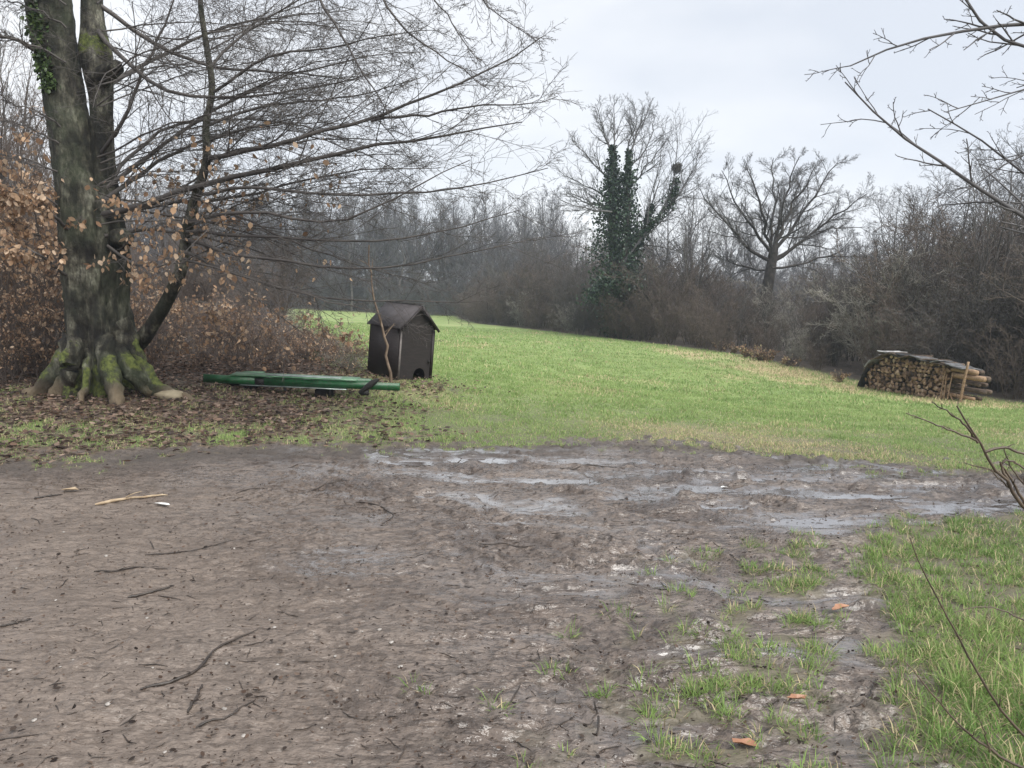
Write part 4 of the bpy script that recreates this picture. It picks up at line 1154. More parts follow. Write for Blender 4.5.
# ------------------------------------------------------------------ undergrowth on the left
def build_left_bushes():
    rng = np.random.default_rng(91)
    pr = [make_shrub(600 + i, 3.0, M_twig_brown, 'beech_bush', 'beech bush thick with copper brown leaves behind the big trunk', 'bush', 'copper leaved bushes at the left', COPPER, 700, 0.092, rmin=0.0042, stems=9, spread=0.42, dense=0.8) for i in range(3)]
    us = [False] * 3
    for (px, Y, s) in [(-30, 12.3, 1.0), (8, 11.9, 0.75), (30, 12.8, 1.1), (60, 13.2, 0.9), (-10, 14.5, 1.5), (45, 15.0, 1.3), (5, 11.3, 0.50), (40, 11.7, 0.55), (128, 13.6, 0.55), (172, 14.8, 0.60), (95, 15.5, 1.0)]:
        k = int(rng.integers(0, 3)); place(pr[k], not us[k], (px - 512) / FPX * Y, Y, s, rng.random() * 6.28); us[k] = True
    bb = [make_shrub(640 + i, 1.2, (M_bramble, M_twig_lichen, M_bramble)[i], 'bramble', 'low tangled bramble with a few brown leaves behind the green frame', 'bramble', 'brambles behind the green frame', COPPER * 0.9, (420, 70, 230)[i], 0.07, rmin=0.0040, stems=10, spread=0.85, dense=(0.8, 0.6, 0.8)[i], arch=1.0) for i in range(3)]
    ub = [False] * 3
    for i in range(38):
        Y = rng.uniform(12.7, 17.5); u0, u1 = 125, 332 - (Y - 12.7) * 3
        px = rng.uniform(u0, u1) if i > 8 else rng.uniform(255, 340)
        if i <= 8: Y = rng.uniform(14.5, 16.5)
        s = rng.uniform(0.45, 1.25) * (0.62 if px > 270 else 1.0)
        if i >= 32: px = (346, 352, 358, 341, 440, 455)[i - 32]; Y = (13.6, 14.0, 13.8, 14.4, 12.2, 12.0)[i - 32]; s = (0.5, 0.5, 0.42, 0.55, 0.16, 0.14)[i - 32]
        k = int(rng.integers(0, 3)); place(bb[k], not ub[k], (px - 512) / FPX * Y, Y, s, rng.random() * 6.28); ub[k] = True
    mids = []
    for i in range(2):
        tm, cb = tree_meshes(660 + i, 7.0, 'pole')
        t = thing('hazel_tree', 'slim many stemmed bare tree behind the brambles on the left', 'tree', group='slim trees behind the brambles')
        obj('trunk', tm, t); obj('crown', cb.mesh('crown', M_twig_brown), t); mids.append(t)
    um = [False] * 2
    for (px, Y, s) in [(-20, 19, 1.0), (20, 22, 1.1), (50, 18, 0.8), (-5, 15.5, 0.9), (70, 26, 1.1), (130, 30, 0.9), (170, 36, 0.95), (215, 42, 1.0), (110, 40, 1.2), (15, 32, 1.3), (-30, 28, 1.3), (60, 38, 1.2), (250, 52, 1.0), (190, 55, 1.2)]:
        k = int(rng.integers(0, 2)); place(mids[k], not um[k], (px - 512) / FPX * Y, Y, s, rng.random() * 6.28); um[k] = True
    sh = [make_shrub(680 + i, 2.6, M_twig_brown, 'bare_shrub', 'brown leafless shrub in the scrub behind the brambles on the left', 'shrub', 'shrubs behind the brambles', rmin=0.006, stems=10, spread=0.6) for i in range(2)]
    u2 = [False] * 2
    for i in range(30):
        Y = rng.uniform(18, 42); px = rng.uniform(-40, 300 - (Y - 18) * 1.0)
        k = int(rng.integers(0, 2)); place(sh[k], not u2[k], (px - 512) / FPX * Y, Y, rng.uniform(0.6, 1.1), rng.random() * 6.28); u2[k] = True
    # brown bracken and grass clumps along the far wood edge
    bk = [make_shrub(700 + i, 0.6, M_bramble, 'dead_bracken', 'low clump of dead brown bracken along the wood edge left of the woodpile', 'bracken', 'dead bracken along the wood edge', np.r_[COPPER * 0.8, [[0.42, 0.35, 0.20], [0.36, 0.30, 0.18]]], 220, 0.09, rmin=0.006, stems=12, spread=0.8, dense=0.6, arch=0.6) for i in range(2)]
    u3 = [False] * 2
    for (px, Y) in [(760, 28), (790, 26.3), (748, 29), (768, 27.6), (842, 22.2), (735, 31), (722, 32.5), (700, 35)]:
        k = int(rng.integers(0, 2)); place(bk[k], not u3[k], (px - 512) / FPX * Y, Y, rng.uniform(0.6, 1.1), rng.random() * 6.28); u3[k] = True
build_left_bushes()

# ------------------------------------------------------------------ wooden hut
M_hut = simple('dark_stained_wood', (0.009, 0.006, 0.006), (0.019, 0.0125, 0.013), 5, 0.6, 0.35, 0.01, stretch=(1, 1, 6))
M_felt = simple('roof_felt', (0.050, 0.045, 0.047), (0.072, 0.065, 0.068), 9, 0.75, 0.1, 0.004, spec=0.3)
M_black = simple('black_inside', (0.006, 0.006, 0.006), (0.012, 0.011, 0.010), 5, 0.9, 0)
M_edge = simple('worn_edge_wood', (0.10, 0.085, 0.08), (0.20, 0.18, 0.17), 9, 0.7, 0.2)

def build_hut():
    Y = 13.0
    g = on_ground(397, 381); px0 = g
    t = thing('wooden_hut', 'small dark brown wooden hut with pitched roof leaning at the meadow edge', 'hut', px0)
    th = R(44)
    t.rotation_euler = (Matrix.Rotation(R(5.0), 3, 'Y') @ Matrix.Rotation(th, 3, 'Z')).to_euler()
    # local frame: front face in the x-z plane, from x=0 to w, house runs back along +y
    w, l, h, ap, tk = 0.74, 0.92, 0.92, 1.30, 0.022
    # front wall with an arched opening: one bmesh outline, solidified by hand
    def wall_front():
        bm = bmesh.new()
        ax, ar, ah = 0.46, 0.125, 0.09
        arch = [(ax + ar * math.cos(a), ah + ar * math.sin(a)) for a in np.linspace(0, math.pi, 13)]
        out = [(0, -0.05), (ax - ar, -0.05)] + [(x, z) for x, z in arch[::-1]] + [(ax + ar, -0.05), (w, -0.05), (w, h), (w / 2, ap), (0, h)]
        vs = [bm.verts.new((x, 0, z)) for x, z in out]
        f = bm.faces.new(vs)
        r = bmesh.ops.extrude_face_region(bm, geom=[f])
        for v in [e for e in r['geom'] if isinstance(e, bmesh.types.BMVert)]: v.co.y += tk
        bmesh.ops.triangulate(bm, faces=bm.faces[:], ngon_method='EAR_CLIP')
        bmesh.ops.recalc_face_normals(bm, faces=bm.faces[:])
        me = bpy.data.meshes.new('front_wall'); bm.to_mesh(me); bm.free(); me.materials.append(M_hut); return me
    obj('front_wall', wall_front(), t)
    b = Buf(); b.box((tk / 2, tk + (l - 2 * tk) / 2, (h - 0.05) / 2 - 0.002), (tk, l - 2 * tk, h + 0.05)); obj('side_wall', b.mesh('side_wall', M_hut), t)
    b = Buf(); b.box((w - tk / 2, tk + (l - 2 * tk) / 2, (h - 0.05) / 2 - 0.002), (tk, l - 2 * tk, h + 0.05)); obj('side_wall', b.mesh('side_wall', M_hut), t)
    bm = bmesh.new()
    vs = [bm.verts.new((x, l - tk, z)) for x, z in [(0, -0.05), (w, -0.05), (w, h), (w / 2, ap), (0, h)]]
    f = bm.faces.new(vs); r = bmesh.ops.extrude_face_region(bm, geom=[f])
    for v in [e for e in r['geom'] if isinstance(e, bmesh.types.BMVert)]: v.co.y += tk
    bmesh.ops.recalc_face_normals(bm, faces=bm.faces[:])
    me = bpy.data.meshes.new('back_wall'); bm.to_mesh(me); bm.free(); me.materials.append(M_hut); obj('back_wall', me, t)
    # corner batten, slightly worn and paler
    b = Buf(); b.box((0.012, -0.012, h / 2 - 0.03), (0.030, 0.020, h - 0.04)); obj('corner_batten', b.mesh('corner_batten', M_edge), t)
    b = Buf(); b.box((w - 0.03, -0.010, h / 2 - 0.03), (0.05, 0.016, h - 0.04)); obj('corner_batten', b.mesh('corner_batten', M_hut), t)
    # roof slabs
    rt = 0.018; oh = 0.055; sl = math.atan2(ap - h, w / 2)
    ln = (w / 2) / math.cos(sl) + 0.05
    for s in (-1, 1):
        n = np.array([math.sin(sl) * s, 0, math.cos(sl)]); d = np.array([math.cos(sl) * s, 0, -math.sin(sl)])
        c = np.array([w / 2, l / 2 - 0.01, ap + 0.004]) + d * (ln / 2) + n * (rt / 2)
        rot = np.stack([d, np.array([0, 1.0, 0]), np.cross(d, [0, 1.0, 0])], 1)
        b = Buf(); b.box(c, (ln, l + 2 * oh, rt), rot); obj('roof', b.mesh('roof', M_felt), t)
        c2 = np.array([w / 2, -oh - 0.022, ap - 0.020]) + d * (ln / 2 + 0.003)
        b = Buf(); b.box(c2, (ln - 0.01, 0.018, 0.040), rot); obj('barge_board', b.mesh('barge_board', M_hut), t)
    b = Buf(); b.box((w / 2, l / 2 - 0.01, ap + 0.036), (0.06, l + 2 * oh + 0.01, 0.012)); obj('ridge_cap', b.mesh('ridge_cap', M_felt), t)
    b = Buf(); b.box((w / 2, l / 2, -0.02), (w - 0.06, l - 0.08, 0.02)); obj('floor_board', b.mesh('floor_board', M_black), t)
    # latch
    b = Buf(); b.box((w - 0.10, -0.022, 0.33), (0.035, 0.016, 0.05)); obj('latch', b.mesh('latch', M_black), t)
build_hut()

# ------------------------------------------------------------------ green frame lying on the ground
def green_mat():
    m, nt, bs = new_mat('green_paint')
    n = noise(nt, 6, 5, 0.6)
    c = ramp(nt, n, [(0.32, (0.009, 0.055, 0.020)), (0.55, (0.014, 0.095, 0.032)), (0.75, (0.026, 0.125, 0.048))])
    d = ramp(nt, noise(nt, 30, 5, 0.7), [(0.53, (0, 0, 0)), (0.66, (1, 1, 1))])
    nt.links.new(mix(nt, nd_mul(nt, d, 0.75), c, (0.075, 0.07, 0.05)), bs.inputs['Base Color'])
    bs.inputs['Roughness'].default_value = 0.32
    bump(nt, bs, noise(nt, 14, 4), 0.15, 0.006)
    return m
M_green = green_mat()
M_green_skylit = simple('skylit_green_paint', (0.040, 0.125, 0.060), (0.14, 0.25, 0.155), 5, 0.35, 0.2, 0.004)  # frame green lightened: sky reflection on the top faces put into the colour
M_steel = simple('grey_steel', (0.16, 0.19, 0.18), (0.36, 0.42, 0.40), 7, 0.35, 0.15, metal=0.5)
M_stone = simple('pale_stone', (0.16, 0.13, 0.085), (0.27, 0.23, 0.155), 5, 0.8, 0.5, 0.02)
M_rubber = simple('black_rubber', (0.010, 0.010, 0.010), (0.022, 0.020, 0.019), 6, 0.7, 0.3)

def build_frame():
    a = at(203, 377.5, 11.5); b_ = at(399, 387.0, 10.9)
    L = float(np.linalg.norm(b_ - a)); d = (b_ - a) / L
    side = unit(np.cross([0, 0, 1.0], d)); upv = np.cross(d, side)
    t = thing('green_metal_frame', 'long low green painted metal frame lying on the ground beside the hut', 'frame', a)
    t.rotation_euler = Matrix(np.stack([d, side, upv], 1).tolist()).to_euler()
    def prism(name, x0, x1, y0, y1, zb0, zb1, zt0, zt1, m, dz=0.0):
        V = [[x0, y0, zb0], [x1, y0, zb1], [x1, y1, zb1], [x0, y1, zb0], [x0, y0, zt0], [x1, y0, zt1], [x1, y1, zt1], [x0, y1, zt0]]
        for v in V:
            if v[1] == y1: v[2] += dz
        b = Buf(); b.add(V, [[0, 3, 2, 1], [4, 5, 6, 7], [0, 1, 5, 4], [1, 2, 6, 5], [2, 3, 7, 6], [3, 0, 4, 7]])
        me = b.mesh(name, m); bm = bmesh.new(); bm.from_mesh(me)
        bmesh.ops.bevel(bm, geom=bm.edges[:], offset=0.005, segments=2, affect='EDGES'); bm.to_mesh(me); bm.free()
        return obj(name, me, t)
    # front rail in three lengths: full web, slotted web, thinner web
    prism('front_rail', 0, 0.84, 0, 0.05, -0.075, -0.070, 0.052, 0.040, M_green)
    prism('front_rail', 0.99, L, 0.004, 0.05, -0.072, -0.055, 0.036, 0.050, M_green)
    prism('slot_shade', 0.83, 1.00, 0.012, 0.045, -0.066, -0.066, 0.020, 0.020, M_rubber)  # black plate stands in for the dark of an open slot
    prism('top_plate', 0.45, 2.45, -0.014, 0.17, 0.054, 0.057, 0.064, 0.067, M_green_skylit, 0.030)
    prism('rear_rail', 0.40, 2.55, 0.30, 0.36, -0.04, -0.03, 0.060, 0.060, M_green)
    prism('wear_strip', 1.0, 2.2, 0.03, 0.09, 0.0725, 0.0755, 0.079, 0.082, M_steel, 0.010)
    prism('bottom_flange', 0.60, 2.3, -0.014, 0.055, -0.090, -0.082, -0.078, -0.070, M_steel)
    for x in (0.30, 0.95, 1.55, 2.2, 2.62): prism('cross_bar', x, x + 0.05, 0.052, 0.298, -0.03, -0.03, 0.03, 0.03, M_green)
    prism('lug_plate', 0.48, 0.80, 0.27, 0.40, 0.062, 0.064, 0.085, 0.087, M_green_skylit)
    for x in (1.30, 2.02): prism('leg', x, x + 0.025, 0.01, 0.04, -0.19, -0.19, -0.092, -0.092, M_rubber)
    # black pivot lever near the right end
    b = Buf(); P = np.array([[[2.52, -0.03, -0.11], [2.62, -0.05, -0.03], [2.72, -0.05, 0.05], [2.80, -0.03, 0.10]]]); b.tubes(P, np.array([[0.035, 0.045, 0.045, 0.02]]), 10)
    b.box((2.60, -0.04, -0.10), (0.10, 0.06, 0.07)); obj('lever', b.mesh('lever', M_rubber), t)
    # what it rests on: two short blocks coloured black as shade and a pale stone
    for px, py, w, h, nm, lb, m in [(240, 389, 0.42, 0.15, 'timber_block', 'short timber coloured as shade under the left half of the green frame', M_black), (322, 393, 0.26, 0.15, 'timber_block', 'short timber coloured as shade under the middle of the green frame', M_black)]:
        k = (px - 203) / 196.0 * L; c = a + d * k + side * 0.18; c[2] = float(gz(c[0], c[1]))
        bm = bmesh.new(); bmesh.ops.create_cube(bm, size=1.0)
        for v in bm.verts: v.co = Vector((v.co.x * w, v.co.y * 0.22, v.co.z * h))
        bmesh.ops.bevel(bm, geom=bm.edges[:], offset=0.02, segments=2, affect='EDGES')
        me = bpy.data.meshes.new(nm); bm.to_mesh(me); bm.free(); me.materials.append(m)
        o = obj(nm, me, None, c + np.array([0, 0, h * 0.35])); tag(o, lb, 'timber')
build_frame()

def rock(name, loc, size, seed, mat, label, cat='stone', flat=0.6):
    bm = bmesh.new(); bmesh.ops.create_icosphere(bm, subdivisions=3, radius=1.0)
    co = np.array([v.co[:] for v in bm.verts])
    n = 1 + 0.18 * pn(co[:, 0] * 1.6 + seed, co[:, 1] * 1.6 + co[:, 2], seed) + 0.06 * pn(co[:, 0] * 5, co[:, 2] * 5 + co[:, 1] * 3, seed + 2)
    for v, k in zip(bm.verts, n): v.co = Vector((v.co.x * k * size[0], v.co.y * k * size[1], v.co.z * k * size[2]))
    for f in bm.faces: f.smooth = True
    me = bpy.data.meshes.new(name); bm.to_mesh(me); bm.free(); me.materials.append(mat)
    o = obj(name, me, None, loc); tag(o, label, cat); return o
g = on_ground(170, 400); rock('stone', (g[0], g[1], g[2] + 0.05), (0.20, 0.16, 0.085), 4, M_stone, 'smooth pale tan stone at the tip of the right mossy root')
g = on_ground(312, 397); rock('stone', (g[0], g[1] + 0.30, g[2] + 0.02), (0.20, 0.12, 0.075), 9, M_stone, 'pale flat stone under the middle of the green frame')

# ------------------------------------------------------------------ thin saplings
def sapling(name, label, stems, Y, mat, twigs=6, seed=1, lr=0.25, rmin=0.002, up=0.05, ang=45):
    rng = np.random.default_rng(seed)
    f = stems[0][0][0]; base = at(f[0], f[1], f[2] if len(f) > 2 else Y)
    t = thing(name, label, 'sapling', base)
    b = Buf(); tw = Buf()
    for i, (pts, r0, r1) in enumerate(stems):
        P, Rd = limb(pts, Y, r0, r1, 16, r0 * 0.35, rng); P = P - base
        if i == 0: b.tubes(P[None], Rd[None], 7)
        else:
            bb = Buf(); bb.tubes(P[None], Rd[None], 7); obj('branch', bb.mesh('branch', mat, True), t)
        if twigs:
            A, a = grow(rng, P[None], Rd[None], twigs, 0.2, 1, ang, 10, lr, 5, 0.6, rmin, up, 0.12); tw.tubes(A, a, 4)
            A2, a2 = grow(rng, A, a, 3, 0.2, 1, 45, 10, 0.4, 4, 0.7, rmin * 0.8, up, 0.14); tw.tubes(A2, a2, 3)
    obj('stem', b.mesh('stem', mat, True), t)
    if tw.v: obj('twigs', tw.mesh('twigs', mat, True), t)
    return t
M_sap = simple('sapling_bark', (0.10, 0.068, 0.045), (0.20, 0.145, 0.10), 8, 0.6, 0.3)
M_sapdark = simple('dark_sapling_bark', (0.055, 0.040, 0.030), (0.12, 0.09, 0.06), 8, 0.55, 0.2)
sapling('sapling', 'thin crooked brown sapling growing in front of the wooden hut',
        [([(391, 382), (389, 368), (386, 352), (385, 332), (381, 322), (376, 312), (373, 299), (372, 280), (370, 262), (369, 245)], 0.026, 0.009), ([(385, 332), (391, 327), (395, 324)], 0.006, 0.003)], 12.25, M_sap, 5, 3, 0.14, 0.003)
sapling('sapling', 'bare forked sapling leaning in from the right edge above the mud',
        [([(1075, 590), (1050, 545), (1024, 508), (1002, 475), (978, 443), (968, 425), (957, 406)], 0.011, 0.003),
         ([(978, 443), (965, 424), (948, 412), (932, 402)], 0.005, 0.002), ([(975, 440), (950, 430), (925, 420), (906, 413)], 0.0045, 0.0018),
         ([(985, 452), (1000, 446), (1024, 453), (1050, 470)], 0.006, 0.003), ([(1010, 487), (1000, 465), (1008, 458), (1030, 472)], 0.006, 0.003),
         ([(1030, 515), (1012, 480), (1000, 462)], 0.007, 0.003), ([(1024, 508), (1014, 492), (990, 470)], 0.004, 0.002), ([(1040, 520), (1030, 490), (1012, 470), (1004, 450)], 0.005, 0.002)], 2.9, M_sapdark, 4, 4, 0.16, 0.0014)
sapling('sapling', 'long thin bare stem bending over the grass at the lower right',
        [([(1090, 800), (1050, 762), (1024, 738), (1000, 707), (976, 673), (956, 630), (928, 582), (916, 556), (910, 538)], 0.0062, 0.0016)], 2.35, M_sapdark, 5, 5, 0.06, 0.0010)
sapling('sapling', 'short thorny stem over the grass in the lower right corner',
        [([(1060, 790), (1024, 768), (995, 755), (970, 735), (947, 712), (925, 685), (904, 661)], 0.0055, 0.0015), ([(990, 752), (984, 730), (976, 712)], 0.003, 0.001)], 2.2, M_sapdark, 5, 6, 0.08, 0.0010)
sapling('sapling', 'thin bare twig reaching in from the right edge over the grass',
        [([(1060, 640), (1024, 620), (998, 607), (975, 606), (955, 612)], 0.004, 0.0013)], 2.6, M_sapdark, 3, 7, 0.10, 0.0010)

# ------------------------------------------------------------------ tree leaning in from the right, its foot outside the picture
def build_right_tree():
    rng = np.random.default_rng(121)
    x0, y0 = 5.7, 5.3; g = float(gz(x0, y0))
    t = thing('ash_tree', 'bare tree whose grey boughs hang into the sky at the upper right', 'tree', (x0, y0, g))
    org = np.array(t.location); Y = 5.0
    tb = Buf()
    P = resample([[0, 0, -0.2], [0.05, 0, 1.2], [-0.05, 0.05, 2.4], [0.05, 0.0, 3.8], [0.3, 0.1, 6.0]], 14)[None]
    tb.tubes(P, np.linspace(0.16, 0.06, 14)[None], 12); obj('trunk', tb.mesh('trunk', M_twig, True), t)
    tr = lambda z: np.array([0.0, 0.0, z])
    def L(pts, r0, r1, z, Yd=Y):
        q = np.array([tr(z) + org] + [at(p[0], p[1], Yd) for p in pts])
        P = resample(q, 16, 0.004, rng) - org
        return P, np.linspace(r0, r1, 16)
    ls = [L([(1100, 18), (1024, 23), (994, 26), (953, 30), (919, 37), (897, 44), (872, 56), (850, 66)], 0.030, 0.004, 3.3),
          L([(1100, 66), (1024, 48), (978, 39), (962, 12), (956, -10), (950, -40)], 0.022, 0.006, 3.0),
          L([(1100, 262), (1024, 216), (975, 187), (931, 155), (903, 137), (875, 123), (856, 100), (845, 82)], 0.032, 0.004, 1.9),
          L([(1110, 250), (1024, 173), (1000, 153), (975, 134), (947, 117), (928, 109)], 0.018, 0.004, 1.9, 5.3),
          L([(1100, 70), (1024, 88), (987, 101), (966, 106), (946, 112)], 0.014, 0.003, 2.8),
          L([(1110, 130), (1024, 150), (1000, 165), (975, 187), (955, 198)], 0.016, 0.003, 2.6, 5.2)]
    P, Rd = stackl(ls)
    cb = Buf(); cb.tubes(P, Rd, 8)
    A, a = grow(rng, P, Rd, 14, 0.42, 1.0, 34, 8, 0.125, 6, 0.6, 0.0035, 0.0, 0.10, flat=0.75, tapl=0.4)
    B, b = grow(rng, A, a, 4, 0.2, 1.0, 42, 10, 0.34, 5, 0.7, 0.0028, 0.03, 0.13)
    C, c = grow(rng, B, b, 2, 0.3, 1.0, 42, 10, 0.4, 3, 0.8, 0.0024, 0.03, 0.13)
    cb.tubes(A, a, 5); cb.tubes(B, b, 4); cb.tubes(C, c, 3)
    obj('crown', cb.mesh('crown', M_twig_far, True), t)
build_right_tree()

# ------------------------------------------------------------------ woodpile
def logend_mat():
    m, nt, bs = new_mat('cut_wood')
    oi = nt.nodes.new('ShaderNodeObjectInfo')
    c = ramp(nt, oi.outputs['Random'], [(0.0, (0.10, 0.060, 0.040)), (0.35, (0.25, 0.160, 0.105)), (0.7, (0.38, 0.255, 0.17)), (1.0, (0.54, 0.41, 0.30))])
    d = ramp(nt, noise(nt, 14, 5, 0.6), [(0.35, (0.45, 0.42, 0.40)), (0.6, (1, 1, 1))])
    mm = nd(nt, 'ShaderNodeMix', data_type='RGBA', blend_type='MULTIPLY'); mm.inputs[0].default_value = 1
    nt.links.new(c, mm.inputs[6]); nt.links.new(d, mm.inputs[7]); nt.links.new(mm.outputs[2], bs.inputs['Base Color'])
    bs.inputs['Roughness'].default_value = 0.85
    return m
M_logend = logend_mat()
M_logbark = simple('log_bark', (0.045, 0.032, 0.024), (0.12, 0.085, 0.062), 10, 0.85, 0.5, 0.02)
M_plank = simple('weathered_sheet', (0.04, 0.038, 0.038), (0.17, 0.172, 0.18), 7, 0.55, 0.5)
M_pale = simple('pale_slab', (0.22, 0.215, 0.21), (0.50, 0.50, 0.50), 6, 0.5, 0.3)
M_tarp = simple('black_sheet', (0.008, 0.008, 0.009), (0.02, 0.02, 0.022), 3, 0.5, 0.3)
M_splitwood = simple('split_wood', (0.17, 0.105, 0.06), (0.36, 0.245, 0.155), 7, 0.8, 0.4, 0.01, stretch=(1, 8, 8))

def log_mesh(seed, Lg, r, kind):
    rng = np.random.default_rng(seed)
    n = 10
    th = np.arange(n) * 2 * math.pi / n
    rad = r * (1 + 0.12 * rng.normal(0, 1, n))
    pts = np.stack([np.cos(th) * rad, np.sin(th) * rad], -1)
    if kind == 1: pts[:, 1] = np.maximum(pts[:, 1], -r * 0.15)                  # half round
    if kind == 2: pts = pts * np.clip(1.25 - 0.6 * np.abs(np.sin(1.5 * th))[:, None], 0.45, 1.3)   # wedge
    V = []
    for y, s in ((0.0, 0.93), (0.012, 1.0), (Lg * 0.5, 1.03), (Lg - 0.012, 0.98), (Lg, 0.92)):
        V += [[p[0] * s, y, p[1] * s] for p in pts]
    Q, mi = [], []
    for k in range(4):
        for j in range(n):
            Q.append([k * n + j, k * n + (j + 1) % n, (k + 1) * n + (j + 1) % n, (k + 1) * n + j]); mi.append(1 if 0 < k < 3 and not (kind and pts[j, 1] < 0) else 0)
    V += [[0, -0.002, 0], [0, Lg + 0.002, 0]]
    T = []
    for j in range(n):
        T.append([len(V) - 2, (j + 1) % n, j]); T.append([len(V) - 1, 4 * n + j, 4 * n + (j + 1) % n])
    return make_mesh('split_log', np.array(V), np.array(Q), np.array(T), [M_logend, M_logbark], None, False, None, mi + [0] * len(T))

def build_woodpile():
    rng = np.random.default_rng(131)
    A = on_ground(866, 389); B = on_ground(947, 401)
    ax = unit((B - A)[:2]); perp = np.array([-ax[1], ax[0]])
    if perp[1] < 0: perp = -perp
    Lp = float(np.linalg.norm((B - A)[:2]))
    ang = math.atan2(-perp[0], perp[1])
    meshes = [log_mesh(800 + i, 0.62, r, k) for i, (r, k) in enumerate([(0.050, 0), (0.066, 1), (0.062, 2), (0.056, 0), (0.068, 2), (0.055, 1), (0.06, 2)])]
    lab = 'cut log with a pale sawn end stacked in the woodpile'
    dx = 0.118; n = 0
    rows = 11
    for r in range(rows):
        z = 0.06 + r * 0.098
        for i in range(int(Lp / dx) + 1):
            s = (i + 0.5 * (r % 2)) * dx + rng.normal(0, 0.012)
            if s > Lp: continue
            top = np.interp(s / Lp, [0, 0.08, 0.2, 0.4, 0.7, 0.9, 1.0], [0.30, 0.62, 0.92, 0.96, 0.92, 0.88, 0.85])
            if z > top: continue
            o = obj('split_log', meshes[int(rng.integers(0, len(meshes)))])
            p = A[:2] + ax * s + perp * rng.uniform(-0.06, 0.04)
            o.location = (p[0], p[1], float(gz(*p)) + z + rng.normal(0, 0.008))
            o.rotation_euler = (rng.normal(0, 0.04), rng.random() * 6.28, ang + rng.normal(0, 0.06))
            o.scale = (rng.uniform(0.85, 1.2),) * 3
            tag(o, lab, 'log', 'sawn logs of the woodpile'); n += 1
    def rod(name, label, cat, p0, p1, r, m, flat=1.0, sides=7):
        P = resample([p0, (np.array(p0) + p1) / 2 + rng.normal(0, 0.012, 3), p1], 8)
        c = P[0].copy(); b = Buf(); rr = r * (1 + 0.08 * rng.normal(0, 1, 8)); b.tubes((P - c)[None], rr[None], sides)
        k = len(b.v[0]); V = b.v[0]
        e = np.array([V[:sides].mean(0), V[-sides:].mean(0)]); b.v[0] = np.r_[V, e]; b.n += 2
        b.t.append(np.array([[k, (j + 1) % sides, j] for j in range(sides)] + [[k + 1, k - sides + j, k - sides + (j + 1) % sides] for j in range(sides)]))
        o = obj(name, b.mesh(name, m), None, c); tag(o, label, cat); return o
    def P3(s, off, z):
        p = A[:2] + ax * s + perp * off
        return np.array([p[0], p[1], float(gz(*p)) + z])
    # long split rails lying crosswise at the right end
    for k, (s0, s1, z, off, r) in enumerate([(Lp + 0.05, Lp + 0.72, 0.76, 0.05, 0.06), (Lp + 0.12, Lp + 0.92, 0.62, 0.0, 0.065), (Lp + 0.02, Lp + 0.80, 0.48, 0.1, 0.05), (Lp + 0.1, Lp + 0.9, 0.32, 0.12, 0.055), (Lp + 0.05, Lp + 0.75, 0.15, 0.0, 0.045)]):
        w = ['topmost long split rail at the right end of the woodpile', 'thick pale split rail second from the top at the woodpile end', 'middle long split rail at the right end of the woodpile', 'dark long split rail second from the bottom at the woodpile end', 'lowest thin rail lying at the right end of the woodpile'][k]
        rod('split_rail', w, 'rail', P3(s0, off, z + 0.02), P3(s1, off + rng.normal(0, 0.05), z - 0.03), r, M_splitwood if k in (0, 1, 4) else M_logbark)
        rod('split_rail', 'long split rail lying deeper inside the right end of the woodpile', 'rail', P3(s0, off + 0.28, z), P3(s1 - 0.1, off + 0.3, z - 0.04), r, M_logbark)['group'] = 'rails inside the woodpile end'
    rod('stake', 'upright wooden stake at the right end of the woodpile', 'stake', P3(Lp + 0.46, -0.16, -0.1), P3(Lp + 0.58, -0.12, 0.98), 0.03, M_splitwood)
    for i, (s, ds, h, lb) in enumerate([(-0.06, 0.02, 0.92, 'leftmost of the tall battens leaning on the woodpile front'), (0.03, -0.03, 0.80, 'middle one of the tall battens leaning on the woodpile front'), (0.12, 0.04, 0.86, 'rightmost of the tall battens leaning on the woodpile front'), (0.30, -0.30, 0.50, 'short batten leaning aslant beside the woodpile battens')]):
        rod('batten', lb, 'batten', P3(Lp + s, -0.16, -0.02), P3(Lp + s + ds, -0.06, h - 0.16), 0.016, M_splitwood)
    # covers on top
    def sheet(s0, s1, z0, z1, m, label, lift=0.0, name='cover_sheet', group=None, w0=-0.14, w1=0.66):
        nx, ny = 9, 5
        U, W = np.meshgrid(np.linspace(s0, s1, nx), np.linspace(w0, w1, ny))
        Z = z0 + (z1 - z0) * (U - s0) / (s1 - s0) + 0.02 * np.sin(U * 9) + lift * ((W - w0) / (w1 - w0)) + 0.015 * pn(U * 3, W * 4, int(s0 * 10) + 50)
        V = np.array([[*(A[:2] + ax * u + perp * w_), 0] for u, w_ in zip(U.ravel(), W.ravel())])
        V[:, 2] = gz(V[:, 0], V[:, 1]) + Z.ravel()
        V = np.r_[V, V - np.array([0, 0, 0.022])]; c = V[0].copy()
        Q = []
        for j in range(ny - 1):
            for i in range(nx - 1):
                a = j * nx + i; q = [a, a + 1, a + nx + 1, a + nx]; Q.append(q); Q.append([k + nx * ny for k in q[::-1]])
        N = nx * ny
        rim = list(range(nx)) + [j * nx + nx - 1 for j in range(1, ny)] + [(ny - 1) * nx + i for i in range(nx - 2, -1, -1)] + [j * nx for j in range(ny - 2, 0, -1)]
        for i in range(len(rim)): a, b2 = rim[i], rim[(i + 1) % len(rim)]; Q.append([b2, a, a + N, b2 + N])
        o = obj(name, make_mesh(name, V - c, np.array(Q), None, m), None, c); tag(o, label, 'cover', group)
    tops = ([0, 0.08, 0.2, 0.4, 0.7, 0.9, 1.0, 1.3], [0.40, 0.74, 1.02, 1.04, 0.98, 0.94, 0.90, 0.80])
